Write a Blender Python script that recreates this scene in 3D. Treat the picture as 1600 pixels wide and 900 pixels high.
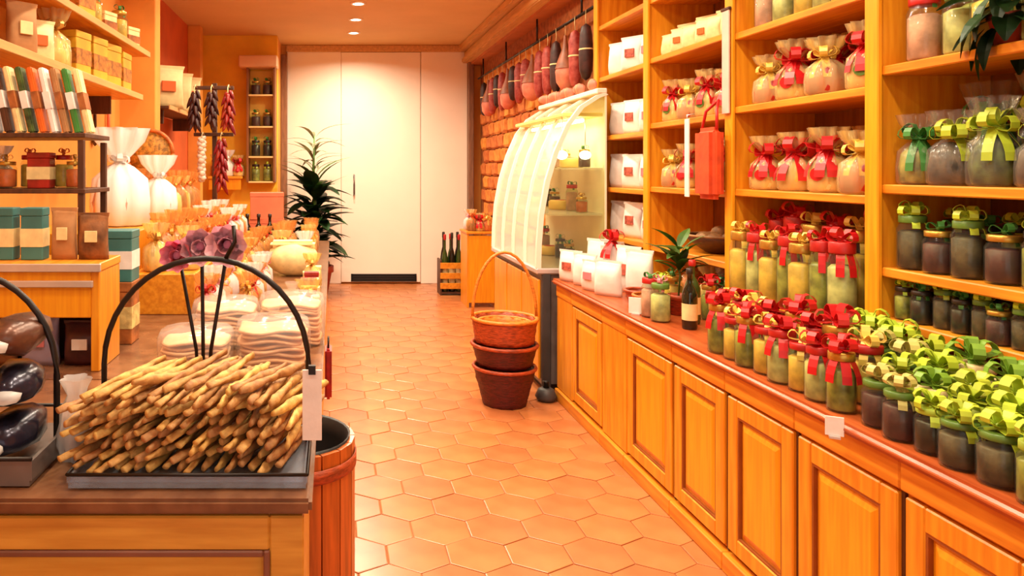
import bpy, bmesh, math, random
from mathutils import Vector, Matrix
random.seed(7)
PI = math.pi
scene = bpy.context.scene
C = scene.collection
for o in list(bpy.data.objects):
    bpy.data.objects.remove(o)

# ------------------------------------------------------------------ camera
EYE = 1.5
cam_d = bpy.data.cameras.new('camera')
cam = bpy.data.objects.new('camera', cam_d)
C.objects.link(cam)
cam.location = (0, 0, EYE)
cam.rotation_euler = (PI/2, 0, 0)
cam_d.sensor_width = 36
cam_d.lens = 1150/1600*36
cam_d.shift_x = 0.175
cam_d.shift_y = -0.1156
cam_d.clip_start = 0.05
scene.camera = cam

# ------------------------------------------------------------------ light and exposure
world = bpy.data.worlds.new('world')
scene.world = world
world.use_nodes = True
bg = world.node_tree.nodes['Background']
bg.inputs['Color'].default_value = (1.0, 0.93, 0.84, 1)      # daylight fill let in through the added front window
bg.inputs['Strength'].default_value = 1.35
LAMP_COLOR = (1.0, 0.86, 0.62)
LAMP_POWER = 13.5
vs = scene.view_settings
vs.view_transform = 'Standard'
vs.look = 'None'
vs.gamma = 1.0
vs.use_curve_mapping = False
vs.exposure = 0.22

# ------------------------------------------------------------------ materials
def lin(c):
    return tuple((v/12.92 if v <= 0.04045 else ((v+0.055)/1.055)**2.4) for v in [q/255 for q in c])
MATS = {}
def mat(name, rgb, rough=0.5, var=0.12, scale=8.0, stretch=(1, 1, 1), metal=0.0, spec=0.5, bump=0.0, rnd=0.0, rgb2=None, coat=0.0):
    """Principled surface with a noise-driven tint; colours given in sRGB 0-255."""
    if name in MATS: return MATS[name]
    m = bpy.data.materials.new(name); m.use_nodes = True
    nt = m.node_tree; b = nt.nodes['Principled BSDF']
    c = lin(rgb)
    c2 = lin(rgb2) if rgb2 else tuple(max(0, v*(1-var*2.2)) for v in c)
    tc = nt.nodes.new('ShaderNodeTexCoord'); mp = nt.nodes.new('ShaderNodeMapping')
    mp.inputs['Scale'].default_value = stretch
    nz = nt.nodes.new('ShaderNodeTexNoise'); nz.inputs['Scale'].default_value = scale; nz.inputs['Detail'].default_value = 4
    rp = nt.nodes.new('ShaderNodeValToRGB')
    rp.color_ramp.elements[0].position = 0.35; rp.color_ramp.elements[1].position = 0.65
    rp.color_ramp.elements[0].color = (*c2, 1); rp.color_ramp.elements[1].color = (*c, 1)
    L = nt.links.new
    L(tc.outputs['Object'], mp.inputs['Vector']); L(mp.outputs['Vector'], nz.inputs['Vector']); L(nz.outputs['Fac'], rp.inputs['Fac'])
    out = rp.outputs['Color']
    if rnd:
        oi = nt.nodes.new('ShaderNodeObjectInfo'); hs = nt.nodes.new('ShaderNodeHueSaturation')
        mr = nt.nodes.new('ShaderNodeMapRange'); mr.inputs['To Min'].default_value = 1-rnd; mr.inputs['To Max'].default_value = 1+rnd
        L(oi.outputs['Random'], mr.inputs['Value']); L(mr.outputs['Result'], hs.inputs['Value']); L(out, hs.inputs['Color'])
        ml = nt.nodes.new('ShaderNodeMapRange'); ml.inputs['To Min'].default_value = 0.5-rnd*0.06; ml.inputs['To Max'].default_value = 0.5+rnd*0.06
        L(oi.outputs['Random'], ml.inputs['Value']); L(ml.outputs['Result'], hs.inputs['Hue'])
        out = hs.outputs['Color']
    L(out, b.inputs['Base Color'])
    b.inputs['Roughness'].default_value = rough; b.inputs['Metallic'].default_value = metal
    b.inputs['Specular IOR Level'].default_value = spec
    if coat: b.inputs['Coat Weight'].default_value = coat; b.inputs['Coat Roughness'].default_value = 0.15
    if bump:
        bp = nt.nodes.new('ShaderNodeBump'); bp.inputs['Strength'].default_value = bump; bp.inputs['Distance'].default_value = 0.01
        L(nz.outputs['Fac'], bp.inputs['Height']); L(bp.outputs['Normal'], b.inputs['Normal'])
    MATS[name] = m
    return m
def clear(name, tint, opacity=0.25, rough=0.1, body=(255, 255, 255)):
    """Thin clear film or glass: see-through, with a glossy skin and a little milky body."""
    if name in MATS: return MATS[name]
    m = bpy.data.materials.new(name); m.use_nodes = True
    nt = m.node_tree; nt.nodes.clear(); L = nt.links.new
    out = nt.nodes.new('ShaderNodeOutputMaterial')
    tr = nt.nodes.new('ShaderNodeBsdfTransparent'); tr.inputs['Color'].default_value = (*lin(tint), 1)
    gl = nt.nodes.new('ShaderNodeBsdfGlossy'); gl.inputs['Roughness'].default_value = rough
    df = nt.nodes.new('ShaderNodeBsdfDiffuse'); df.inputs['Color'].default_value = (*lin(body), 1)
    lw = nt.nodes.new('ShaderNodeLayerWeight'); pw = nt.nodes.new('ShaderNodeMath'); pw.operation = 'POWER'; pw.inputs[1].default_value = 3.0
    fr = nt.nodes.new('ShaderNodeMapRange'); fr.inputs['To Min'].default_value = 0.02; fr.inputs['To Max'].default_value = 0.35
    L(lw.outputs['Facing'], pw.inputs[0]); L(pw.outputs[0], fr.inputs['Value'])
    m1 = nt.nodes.new('ShaderNodeMixShader'); m1.inputs[0].default_value = opacity
    m2 = nt.nodes.new('ShaderNodeMixShader')
    nz = nt.nodes.new('ShaderNodeTexNoise'); nz.inputs['Scale'].default_value = 25
    bp = nt.nodes.new('ShaderNodeBump'); bp.inputs['Strength'].default_value = 0.25; L(nz.outputs['Fac'], bp.inputs['Height']); L(bp.outputs['Normal'], gl.inputs['Normal'])
    L(tr.outputs[0], m1.inputs[1]); L(df.outputs[0], m1.inputs[2])
    L(fr.outputs[0], m2.inputs[0]); L(m1.outputs[0], m2.inputs[1]); L(gl.outputs[0], m2.inputs[2]); L(m2.outputs[0], out.inputs['Surface'])
    MATS[name] = m
    return m
def glow(name, rgb, strength):
    m = bpy.data.materials.new(name); m.use_nodes = True
    b = m.node_tree.nodes['Principled BSDF']
    b.inputs['Emission Color'].default_value = (*lin(rgb), 1); b.inputs['Emission Strength'].default_value = strength
    b.inputs['Base Color'].default_value = (*lin(rgb), 1)
    return m

WOOD = mat('honey_wood', (234, 158, 34), 0.38, 0.18, 5, (9, 9, 0.7), rgb2=(214, 128, 18), coat=0.12)
WOODH = mat('honey_wood_shelf', (232, 152, 40), 0.4, 0.18, 5, (9, 0.7, 9), rgb2=(206, 120, 22))
WOODP = mat('honey_wood_panel', (240, 164, 26), 0.38, 0.15, 6, (10, 10, 0.6), rgb2=(228, 144, 18), coat=0.12)
WOODR = mat('red_brown_worktop', (186, 92, 44), 0.32, 0.2, 5, (9, 0.7, 9), rgb2=(160, 70, 30), coat=0.1)
WOODD = mat('dark_wood', (88, 48, 26), 0.5, 0.2, 6, (8, 8, 1))
OCHRE = mat('ochre_wood', (214, 160, 64), 0.45, 0.15, 5, (0.8, 8, 8), rgb2=(192, 134, 46))
BROWNTOP = mat('brown_counter_top', (136, 92, 62), 0.25, 0.2, 10, rgb2=(104, 66, 44))
TILE = mat('terracotta', (192, 120, 70), 0.28, 0.12, 5, rnd=0.05, rgb2=(176, 102, 56))
GROUT = mat('grout', (164, 96, 54), 0.8, 0.1, 30)
CEIL = mat('ceiling_paint', (224, 182, 122), 0.8, 0.03, 2)
WALLO = mat('orange_plaster', (238, 162, 72), 0.8, 0.08, 3)
WALLR = mat('red_orange_plaster', (214, 98, 40), 0.8, 0.08, 3)
WALLY = mat('yellow_plaster', (255, 196, 54), 0.8, 0.08, 3)
CORN = mat('cornice_wood', (220, 166, 98), 0.5, 0.1, 5, (8, 0.7, 8))
SOFF = mat('soffit_plaster', (196, 112, 52), 0.7, 0.1, 4)
WHITE = mat('white_lacquer', (252, 238, 222), 0.45, 0.02, 2)
CREAM = mat('cream', (246, 222, 160), 0.6, 0.1, 20)
PAPERW = mat('white_paper', (246, 238, 232), 0.6, 0.06, 14, bump=0.3)
BLACK = mat('black_plastic', (24, 22, 22), 0.5, 0.1, 10)
BWIRE = mat('black_wire', (40, 30, 26), 0.4, 0.2, 20, metal=0.4)
GREY = mat('grey_metal', (122, 112, 108), 0.4, 0.1, 10, metal=0.3)
DGREY = mat('dark_grey', (66, 62, 62), 0.5, 0.1, 10)
CHROME = mat('pale_metal', (214, 206, 204), 0.3, 0.05, 10, metal=0.5)
STONE = mat('orange_stone', (222, 140, 58), 0.85, 0.25, 12, bump=0.6, rnd=0.18, rgb2=(190, 104, 36))
MORTAR = mat('mortar', (176, 98, 44), 0.9, 0.2, 20)
RED = mat('red_ribbon', (206, 26, 30), 0.35, 0.1, 12)
LIME = mat('lime_ribbon', (186, 208, 56), 0.4, 0.12, 12, rnd=0.15)
GREENR = mat('green_ribbon', (70, 140, 62), 0.4, 0.12, 12)
YELR = mat('yellow_ribbon', (240, 206, 96), 0.4, 0.1, 12)
ORR = mat('orange_ribbon', (232, 110, 40), 0.4, 0.1, 12)
PINKR = mat('pink_ribbon', (226, 140, 150), 0.4, 0.1, 12)
GOLDR = mat('gold_ribbon', (214, 160, 70), 0.35, 0.1, 12, metal=0.3)
WHITER = mat('white_ribbon', (246, 240, 236), 0.4, 0.05, 12)
GLASS = clear('jar_glass', (240, 244, 226), 0.015, 0.05)
CELLO = clear('cellophane', (255, 250, 240), 0.05, 0.15)
CELLOA = clear('amber_cellophane', (255, 236, 204), 0.22, 0.18, (244, 190, 120))
CELLOW = clear('milky_cellophane', (255, 250, 244), 0.42, 0.2)
CELLOY = clear('yellow_cellophane', (255, 244, 200), 0.30, 0.15, (252, 232, 170))
CASEG = clear('curved_case_glass', (250, 246, 236), 0.34, 0.06, (255, 246, 232))
LAMPG = glow('lamp_glow', (255, 240, 214), 14)
TUBEG = glow('tube_glow', (255, 248, 226), 7)
DMATS = dict(
    dark=mat('dark_preserve', (44, 34, 22), 0.3, 0.3, 18), brown=mat('brown_biscuit', (150, 92, 46), 0.7, 0.3, 16, bump=0.5),
    amber=mat('amber_biscuit', (190, 110, 48), 0.7, 0.25, 16, bump=0.5), cream=mat('cream_pasta', (246, 214, 136), 0.6, 0.2, 22, bump=0.5),
    olive=mat('olive_preserve', (166, 166, 78), 0.3, 0.3, 18), pale=mat('pale_green_preserve', (214, 212, 146), 0.35, 0.25, 16),
    red=mat('red_preserve', (176, 34, 26), 0.4, 0.25, 16), yellow=mat('yellow_preserve', (234, 190, 80), 0.45, 0.2, 16),
    tan=mat('tan_preserve', (178, 130, 80), 0.6, 0.25, 18, bump=0.4), pink=mat('pink_sweets', (226, 164, 150), 0.5, 0.2, 18, bump=0.4),
    plum=mat('plum_sweets', (84, 36, 40), 0.45, 0.25, 18, bump=0.4), white=mat('white_sweets', (246, 234, 226), 0.6, 0.08, 18, bump=0.3),
    green=mat('green_herbs', (84, 104, 44), 0.6, 0.35, 22, bump=0.5), orange=mat('orange_sweets', (226, 104, 36), 0.5, 0.2, 16, bump=0.4),
    teal=mat('teal_card', (64, 124, 122), 0.5, 0.12, 8), salmon=mat('salmon_card', (238, 122, 84), 0.55, 0.08, 6),
    blue=mat('blue_card', (74, 84, 150), 0.5, 0.12, 8), lilac=mat('lilac_card', (176, 166, 196), 0.5, 0.08, 8), kraft=mat('kraft_paper', (186, 132, 82), 0.75, 0.12, 12),
    gold=mat('gold_card', (230, 176, 46), 0.45, 0.15, 7), greytr=mat('grey_brown_mix', (96, 80, 58), 0.5, 0.35, 22, bump=0.4))

# ------------------------------------------------------------------ mesh helpers
def tomesh(bm, name, smooth=False):
    bmesh.ops.recalc_face_normals(bm, faces=bm.faces)
    me = bpy.data.meshes.new(name); bm.to_mesh(me); bm.free()
    if smooth:
        for p in me.polygons: p.use_smooth = True
    return me
def bx(bm, x0, x1, y0, y1, z0, z1):
    vs_ = [bm.verts.new((x, y, z)) for z in (z0, z1) for y in (y0, y1) for x in (x0, x1)]
    for f in ((0, 1, 3, 2), (4, 6, 7, 5), (0, 4, 5, 1), (2, 3, 7, 6), (0, 2, 6, 4), (1, 5, 7, 3)):
        bm.faces.new([vs_[i] for i in f])
    return vs_
def box_mesh(*boxes, bevel=0.0, seg=1):
    bm = bmesh.new()
    for b in boxes: bx(bm, *b)
    if bevel: bmesh.ops.bevel(bm, geom=list(bm.edges), offset=bevel, segments=seg, affect='EDGES', clamp_overlap=True)
    return tomesh(bm, 'm')
def lathe(bm, prof, n=16, cx=0, cy=0, rfun=None, cap=True):
    rings = []
    for r, z in prof:
        ring = []
        for i in range(n):
            a = 2*PI*i/n
            rr = r*(rfun(a, z) if rfun else 1)
            ring.append(bm.verts.new((cx+rr*math.cos(a), cy+rr*math.sin(a), z)))
        rings.append(ring)
    for k in range(len(rings)-1):
        for i in range(n):
            j = (i+1) % n
            bm.faces.new((rings[k][i], rings[k][j], rings[k+1][j], rings[k+1][i]))
    if cap:
        bm.faces.new(rings[0][::-1]); bm.faces.new(rings[-1])
def lathe_mesh(prof, n=16, rfun=None, cap=True, smooth=True):
    bm = bmesh.new(); lathe(bm, prof, n, rfun=rfun, cap=cap); return tomesh(bm, 'm', smooth)
def tube(bm, pts, r, n=6):
    pts = [Vector(p) for p in pts]; rings = []
    for i, p in enumerate(pts):
        d = (pts[min(i+1, len(pts)-1)]-pts[max(i-1, 0)]).normalized()
        u = d.cross(Vector((0, 0, 1)))
        if u.length < 0.05: u = d.cross(Vector((0, 1, 0)))
        u.normalize(); v = d.cross(u)
        rr = r[i] if isinstance(r, (list, tuple)) else r
        rings.append([bm.verts.new(p+u*rr*math.cos(2*PI*k/n)+v*rr*math.sin(2*PI*k/n)) for k in range(n)])
    for k in range(len(rings)-1):
        for i in range(n):
            j = (i+1) % n
            bm.faces.new((rings[k][i], rings[k][j], rings[k+1][j], rings[k+1][i]))
    bm.faces.new(rings[0][::-1]); bm.faces.new(rings[-1])
def tube_mesh(pts, r, n=6):
    bm = bmesh.new(); tube(bm, pts, r, n); return tomesh(bm, 'm', True)
def ico_mesh(r, sub=2, sc=(1, 1, 1), noise=0.0, seed=0):
    bm = bmesh.new(); bmesh.ops.create_icosphere(bm, subdivisions=sub, radius=r)
    rg = random.Random(seed)
    for v in bm.verts:
        k = 1+rg.uniform(-noise, noise)
        v.co = Vector((v.co.x*sc[0]*k, v.co.y*sc[1]*k, v.co.z*sc[2]*k))
    return tomesh(bm, 'm', True)
def bow_mesh(n=6, R=0.05, w=0.016, tails=2, drop=0.06, seed=1, lift=0.35):
    """Ribbon bow: n loops round a knot and hanging tails (ribbons have thickness via two skins)."""
    rg = random.Random(seed); bm = bmesh.new()
    def strip(pts, side):
        prev = None
        for p in pts:
            a = bm.verts.new(p+side*w/2); b = bm.verts.new(p-side*w/2)
            if prev: bm.faces.new((prev[0], prev[1], b, a))
            prev = (a, b)
    for i in range(n):
        a = 2*PI*i/n+rg.uniform(-.25, .25); el = rg.uniform(0.1, 0.9) if n > 2 else 0.25
        d = Vector((math.cos(a)*math.cos(el), math.sin(a)*math.cos(el), math.sin(el)))
        side = Vector((-math.sin(a), math.cos(a), 0)); up = d.cross(side)
        pts = [d*R*math.sin(PI*t)**.8+up*R*lift*math.sin(2*PI*t) for t in [k/8 for k in range(9)]]
        strip(pts, side)
    for i in range(tails):
        a = -PI/2+(i-(tails-1)/2)*0.9+rg.uniform(-.2, .2)
        d = Vector((math.cos(a), math.sin(a), 0)); side = Vector((-math.sin(a), math.cos(a), 0))
        pts = [d*R*(0.2+0.75*math.sin(t*1.6))+Vector((0, 0, -drop*t)) for t in (0, .25, .5, .75, 1)]
        strip(pts, side)
    for v in bmesh.ops.create_icosphere(bm, subdivisions=1, radius=w*0.6)['verts']: pass
    bmesh.ops.solidify(bm, geom=list(bm.faces), thickness=0.0012)
    return tomesh(bm, 'm')

# ------------------------------------------------------------------ object helpers
def link(name, data, m=None, parent=None, loc=(0, 0, 0), rot=(0, 0, 0), scale=None):
    o = bpy.data.objects.new(name, data); C.objects.link(o)
    if m is not None and data is not None and len(data.materials) == 0: data.materials.append(m)
    o.parent = parent; o.location = loc; o.rotation_euler = rot
    if scale is not None: o.scale = scale if hasattr(scale, '__len__') else (scale,)*3
    return o
def tag(o, label, cat, group=None):
    o['label'] = label; o['category'] = cat
    if group: o['group'] = group
    return o
def thing(name, label, cat, loc=(0, 0, 0), rz=0, group=None, scale=None, rot=None):
    o = link(name, None, None, None, loc, rot or (0, 0, rz), scale); o.empty_display_size = 0.05
    return tag(o, label, cat, group)
def struct(name, me, m, parent=None, label=None):
    o = link(name, me, m, parent)
    if parent is None: o['kind'] = 'structure'
    if label: o['label'] = label
    return o
ORD = ['first', 'second', 'third', 'fourth', 'fifth', 'sixth', 'seventh', 'eighth', 'ninth', 'tenth', 'eleventh', 'twelfth', 'thirteenth', 'fourteenth', 'fifteenth', 'sixteenth', 'seventeenth', 'eighteenth', 'nineteenth', 'twentieth']

# ================================================================== SETTING
XR, XL, YB, H = 2.25, -1.65, 9.7, 3.14
fl = struct('floor', box_mesh((XL-.1, XR+.1, -1.3, YB+.1, -.08, -.004)), GROUT, label='warm terracotta tiled floor')
# hexagonal terracotta tiles; a point of each hexagon towards the camera
W_, g = 0.235, 0.005
R_ = W_/math.sqrt(3)
def hex_bm(bm, cx, cy):
    rr = R_-g/2; ring = []
    for z, k in ((-.006, 1.0), (-.001, 1.0), (0.0, 0.965)):
        ring.append([bm.verts.new((cx+rr*k*math.sin(PI/3*i), cy+rr*k*math.cos(PI/3*i), z)) for i in range(6)])
    for a, b in ((0, 1), (1, 2)):
        for i in range(6):
            j = (i+1) % 6; bm.faces.new((ring[a][i], ring[b][i], ring[b][j], ring[a][j]))
    bm.faces.new(ring[2][::-1])
bmt = bmesh.new(); hex_bm(bmt, 0, 0); tile_me = tomesh(bmt, 'floor_tile'); tile_me.materials.append(TILE)
rest = bmesh.new(); row = 0; y = -1.2; ntile = 0
while y < YB:
    x = XL+.1+(W_/2 if row % 2 else 0)
    while x < XR:
        if -0.1 < x < 1.5 and y > 2.2 and ntile < 300:
            link('tile', tile_me, None, fl, (x, y, random.uniform(-.0012, .0012)), (random.uniform(-.004, .004), random.uniform(-.004, .004), 0)); ntile += 1
        else: hex_bm(rest, x, y)
        x += W_
    y += 1.5*R_; row += 1
r_ = link('tile_field', tomesh(rest, 'm'), TILE, fl); r_['kind'] = 'stuff'

struct('ceiling', box_mesh((XL-.1, XR+.1, -1.3, YB+.1, H, H+.1)), CEIL)
wb = struct('wall_back', box_mesh((XL-.1, XR+.1, YB+.03, YB+.15, 0, H)), WALLO)
# white back wall of tall flush panels with the door among them
link('wall_panel', box_mesh((-.60, .108, YB-.01, YB+.03, 0, 3.05), bevel=.004), WHITE, wb)
link('wall_panel', box_mesh((1.160, 1.77, YB-.01, YB+.03, 0, 3.05), bevel=.004), WHITE, wb)
link('head_trim', box_mesh((-.62, 1.79, YB-.03, YB+.03, 3.05, 3.14), bevel=.01), CORN, wb)
d1 = struct('door_1', box_mesh((.112, 1.153, YB-.015, YB+.03, 0.02, 3.045), bevel=.004), WHITE, label='tall flush white door in the back wall')
link('door_handle', tube_mesh([(.28, YB-.015, 1.17), (.28, YB-.06, 1.18), (.28, YB-.065, 1.30), (.28, YB-.06, 1.42), (.28, YB-.015, 1.43)], .012), GREY, d1)
link('vent_grille', box_mesh(*[(.24, 1.1, YB-.035, YB-.016, .03+i*.028, .045+i*.028) for i in range(4)], (.24, .26, YB-.035, YB-.016, .03, .13), (1.08, 1.1, YB-.035, YB-.016, .03, .13), (.25, 1.09, YB-.02, YB-.015, .03, .125)), BLACK, d1)
t1 = struct('trim_1', box_mesh((-.68, -.60, YB-.12, YB+.03, 0, 3.0), bevel=.008), mat('jamb_brown', (150, 104, 74), .5, .15, 6, (6, 6, 1)), label='brown post left of the white door')
t2 = struct('trim_2', box_mesh((1.77, 1.84, YB-.12, YB+.03, 0, 3.05), bevel=.008), mat('jamb_grey', (140, 100, 76), .5, .15, 6, (6, 6, 1)), label='brown post right of the white door')

# left wall, pilasters, rear left return wall
struct('wall_left', box_mesh((XL-.12, XL, -1.3, 9.0, 0, H)), WALLR)
struct('wall_left_front', box_mesh((XL, XL+.03, -1.0, 5.6, 0, H)), WALLO)
struct('pilaster_1', box_mesh((XL, -1.35, 5.6, 5.76, 0, H), bevel=.006), WALLO)
struct('pilaster_2', box_mesh((XL, -1.50, 8.36, 8.5, 0, H), bevel=.006), WALLO)
struct('wall_left_rear', box_mesh((XL, -.68, 9.0, 9.12, 0, H)), WALLY)
struct('wall_left_return', box_mesh((-.78, -.68, 9.12, YB, 0, H)), WALLO)
# right wall: plain behind the shelving, stone beyond it
struct('wall_right', box_mesh((XR, XR+.12, -1.3, 5.2, 0, H)), WALLO)
wr = struct('wall_right_rear', box_mesh((1.95, XR+.12, 5.2, YB, 0, H)), MORTAR, label='rough orange stone wall beyond the shelving')
sm = []
for k in range(5):
    bm = bmesh.new(); bx(bm, -.05, .0, -.15, .15, -.075, .075)
    bmesh.ops.bevel(bm, geom=list(bm.edges), offset=.022, segments=1, affect='EDGES')
    rg = random.Random(k)
    for v in bm.verts: v.co += Vector((rg.uniform(-.012, .008), rg.uniform(-.015, .015), rg.uniform(-.01, .01)))
    me = tomesh(bm, 'stone'); me.materials.append(STONE); sm.append(me)
for rr in range(12):
    for k in range(10):
        yy = 6.55+k*.318+(.16 if rr % 2 else 0)
        if yy > 9.45: continue
        link('stone', sm[(rr*3+k*7) % 5], None, wr, (1.965, yy, .85+rr*.163), (0, 0, 0), (1, .97, .98))
# soffit with cornice over the right-hand shelving
struct('soffit_right', box_mesh((1.80, XR+.1, -1.0, YB, 2.87, H)), SOFF)
tr3 = struct('trim_3', box_mesh((1.70, 1.83, -1.0, YB, 2.90, 2.97), (1.73, 1.83, -1.0, YB, 2.97, 3.05), (1.66, 1.83, -1.0, YB, 3.05, 3.14), bevel=.012, seg=2), CORN, label='pale wooden cornice along the ceiling on the right')
# unseen street front; its window is added to let daylight fill the room
wf = struct('wall_front', box_mesh((XL-.1, -1.25, -1.35, -1.2, 0, H), (1.85, XR+.1, -1.35, -1.2, 0, H), (-1.25, 1.85, -1.35, -1.2, 2.85, H), (-1.25, 1.85, -1.35, -1.2, 0, .35)), WALLO)
w1 = struct('added_window_1', box_mesh((-1.25, 1.85, -1.285, -1.275, .35, 2.85)), clear('added_window_glass', (252, 252, 250), .02, .02), label='large unseen shop window added to let daylight in')
link('added_window_frame', box_mesh((-1.25, 1.85, -1.31, -1.25, .35, .41), (-1.25, 1.85, -1.31, -1.25, 2.79, 2.85), (-1.25, -1.19, -1.31, -1.25, .35, 2.85), (1.79, 1.85, -1.31, -1.25, .35, 2.85), (.27, .33, -1.31, -1.25, .35, 2.85)), WOODD, w1)

# ------------------------------------------------------------------ recessed ceiling lamps
ring_me = lathe_mesh([(.055, H-.012), (.075, H-.012), (.08, H-.002), (.08, H), (.055, H)], 20, cap=False); ring_me.materials.append(WHITE)
disc_me = lathe_mesh([(.056, H-.006), (.056, H-.004)], 20); disc_me.materials.append(LAMPG)
def downlight(x, y, label, power=LAMP_POWER, r=.07):
    t = thing('ceiling_lamp', label, 'lamp', (x, y, 0), 0, 'recessed ceiling lamps')
    link('lamp_ring', ring_me, None, t); link('lamp_lens', disc_me, None, t)
    ld = bpy.data.lights.new('lamp_light', 'AREA'); ld.shape = 'DISK'; ld.size = r*2; ld.energy = power; ld.color = LAMP_COLOR; ld.spread = math.radians(155)
    lo = bpy.data.objects.new('lamp_light', ld); C.objects.link(lo); lo.parent = t; lo.location = (0, 0, H-.02)
for k, yy in enumerate([8.80, 8.02, 7.25, 6.45, 5.65, 4.85, 4.05, 3.25, 2.45, 1.65]):
    downlight(.25, yy, f'recessed round ceiling lamp over the aisle, {ORD[k]} from the white door', LAMP_POWER*(2.3 if k < 3 else 1))
for k, yy in enumerate([5.9, 4.9, 3.9, 2.9, 1.9, .9]):  # two side rows added out of view to light the shelving and counter
    downlight(1.15, yy, f'added unseen ceiling lamp beside the right shelving, {ORD[k]} from the white door')
    downlight(-.75, yy, f'added unseen ceiling lamp over the left counter, {ORD[k]} from the white door', LAMP_POWER*.75)

# ================================================================== RIGHT COUNTER
XF, CT = 1.47, 0.786           # cabinet front plane, worktop height
edges = [(1.10, 1.50, 1), (1.50, 1.905, 1), (1.905, 2.34, 1), (2.34, 2.755, 1), (2.755, 3.185, 1), (3.185, 3.69, 1), (3.69, 4.02, 0), (4.02, 4.53, 1), (4.53, 4.83, 0)]
def cabinet(y0, y1, door, k):
    lab = f'honey wood panel door cabinet, {ORD[k]} from the camera under the right worktop' if door else f'narrow plain honey wood filler cabinet under the right worktop, ' + ('beside the grey case base' if k > 7 else 'between two panel doors')
    w = y1-y0
    t = thing('base_cabinet', lab, 'cabinet', (XF, (y0+y1)/2, 0), 0, 'base cabinets under the right worktop')
    h = w/2-.001
    link('body', box_mesh((.02, .72, -h, h, .075, .752)), WOOD, t)
    link('plinth', box_mesh((-.015, .70, -h, h, 0, .07), bevel=.004), WOODH, t)
    link('frieze', box_mesh((-.004, .02, -h, h, .672, .752), bevel=.004), WOODH, t)
    if door:
        s = h-.012; z0, z1, f = .09, .66, .062
        d = link('door', box_mesh((0, .02, -s, -s+f, z0, z1), (0, .02, s-f, s, z0, z1), (0, .02, -s+f, s-f, z0, z0+f), (0, .02, -s+f, s-f, z1-f, z1), bevel=.004), WOOD, t)
        bm = bmesh.new(); a = s-f+.001; za, zb = z0+f-.001, z1-f+.001
        def rect(x, i): return [bm.verts.new((x, sy*(a-i), z)) for sy, z in ((-1, za+i), (1, za+i), (1, zb-i), (-1, zb-i))]
        rs = [rect(.019, 0), rect(.017, .012), rect(.005, .04), rect(.005, .05)]
        for p, q in zip(rs, rs[1:]):
            for i in range(4): bm.faces.new((p[i], p[(i+1) % 4], q[(i+1) % 4], q[i]))
        bm.faces.new(rs[-1])
        link('raised_panel', tomesh(bm, 'm'), WOODP, d)
        i0, i1 = a-.001, a-.009
        link('groove_moulding', box_mesh((.004, .021, -i0, -i1, za, zb), (.004, .021, i1, i0, za, zb), (.004, .021, -i1, i1, za, za+.008), (.004, .021, -i1, i1, zb-.008, zb)), mat('groove_brown', (160, 84, 26), .5, .15, 6), d)
        link('edge_strip', box_mesh((.012, .02, -h, -s, .075, .672)), WOODD, t)
    else:
        link('stile', box_mesh((.002, .02, -h, h, .075, .672), bevel=.003), WOOD, t)
for k, (a, b, d) in enumerate(edges): cabinet(a, b, d, k)
bm = bmesh.new(); bx(bm, 1.435, 2.22, .9, 4.84, .753, CT)
bmesh.ops.bevel(bm, geom=[e for e in bm.edges if all(v.co.x < 1.5 for v in e.verts)], offset=.014, segments=3, affect='EDGES')
tag(link('worktop', tomesh(bm, 'm'), WOODR), 'long red-brown wooden worktop with rounded edge along the right', 'worktop')
# clip tags on the worktop edge
def price_card(x, y, z, label, w=.05, h=.065, rz=-.5, m=None):
    t = thing('price_card', label, 'card', (x, y, z), rz, 'price cards')
    link('card', box_mesh((-w/2, w/2, -.002, .002, .006, h), bevel=.0008), m or PAPERW, t)
    link('holder', box_mesh((-w*.3, w*.3, -.012, .012, 0, .006)), CHROME, t)
price_card(1.418, 2.08, .742, 'small pale price card clipped on the right worktop edge beside lime-bowed jars', .045, .06)
price_card(1.49, 3.62, CT, 'white price card standing on the right worktop beside the small orange basket', .065, .085)

# ================================================================== RIGHT WALL SHELVING
SX0, SX1 = 1.86, 2.235
posts = [1.60, 2.52, 3.43, 4.34, 5.17]
sh = thing('shelving', 'tall honey wood wall shelving above the right worktop', 'shelving', (0, 0, 0))
for i, yy in enumerate(posts):
    z0 = CT if yy < 4.84 else 0
    p = link('upright', box_mesh((SX0, SX1, yy-.022, yy+.022, z0+.0005, 2.865), bevel=.003), WOOD, sh)
    link('front_moulding', box_mesh((SX0-.018, SX0, yy-.032, yy+.032, z0+.0005, 2.865), bevel=.004), WOODP, p)
for i in range(4):
    link('back_panel', box_mesh((SX1, SX1+.012, posts[i]+.02, posts[i+1]-.02, CT+.001, 2.865)), mat('back_board', (156, 92, 34), .6, .15, 5, (6, 6, .8)), sh)
shelves = {0: [1.0, 1.17, 1.45, 1.85, 2.3], 1: [1.41, 1.79, 2.13, 2.5], 2: [1.06, 1.40, 1.77, 2.15, 2.5], 3: [1.06, 1.38, 1.73, 2.14, 2.5]}
for b, zs in shelves.items():
    for z in zs:
        link('shelf', box_mesh((SX0, SX1, posts[b]+.023, posts[b+1]-.023, z-.032, z), bevel=.004), WOODH, sh)
link('cornice', box_mesh((SX0-.04, SX1, 1.55, 5.21, 2.80, 2.865), bevel=.01), WOODP, sh)

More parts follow.
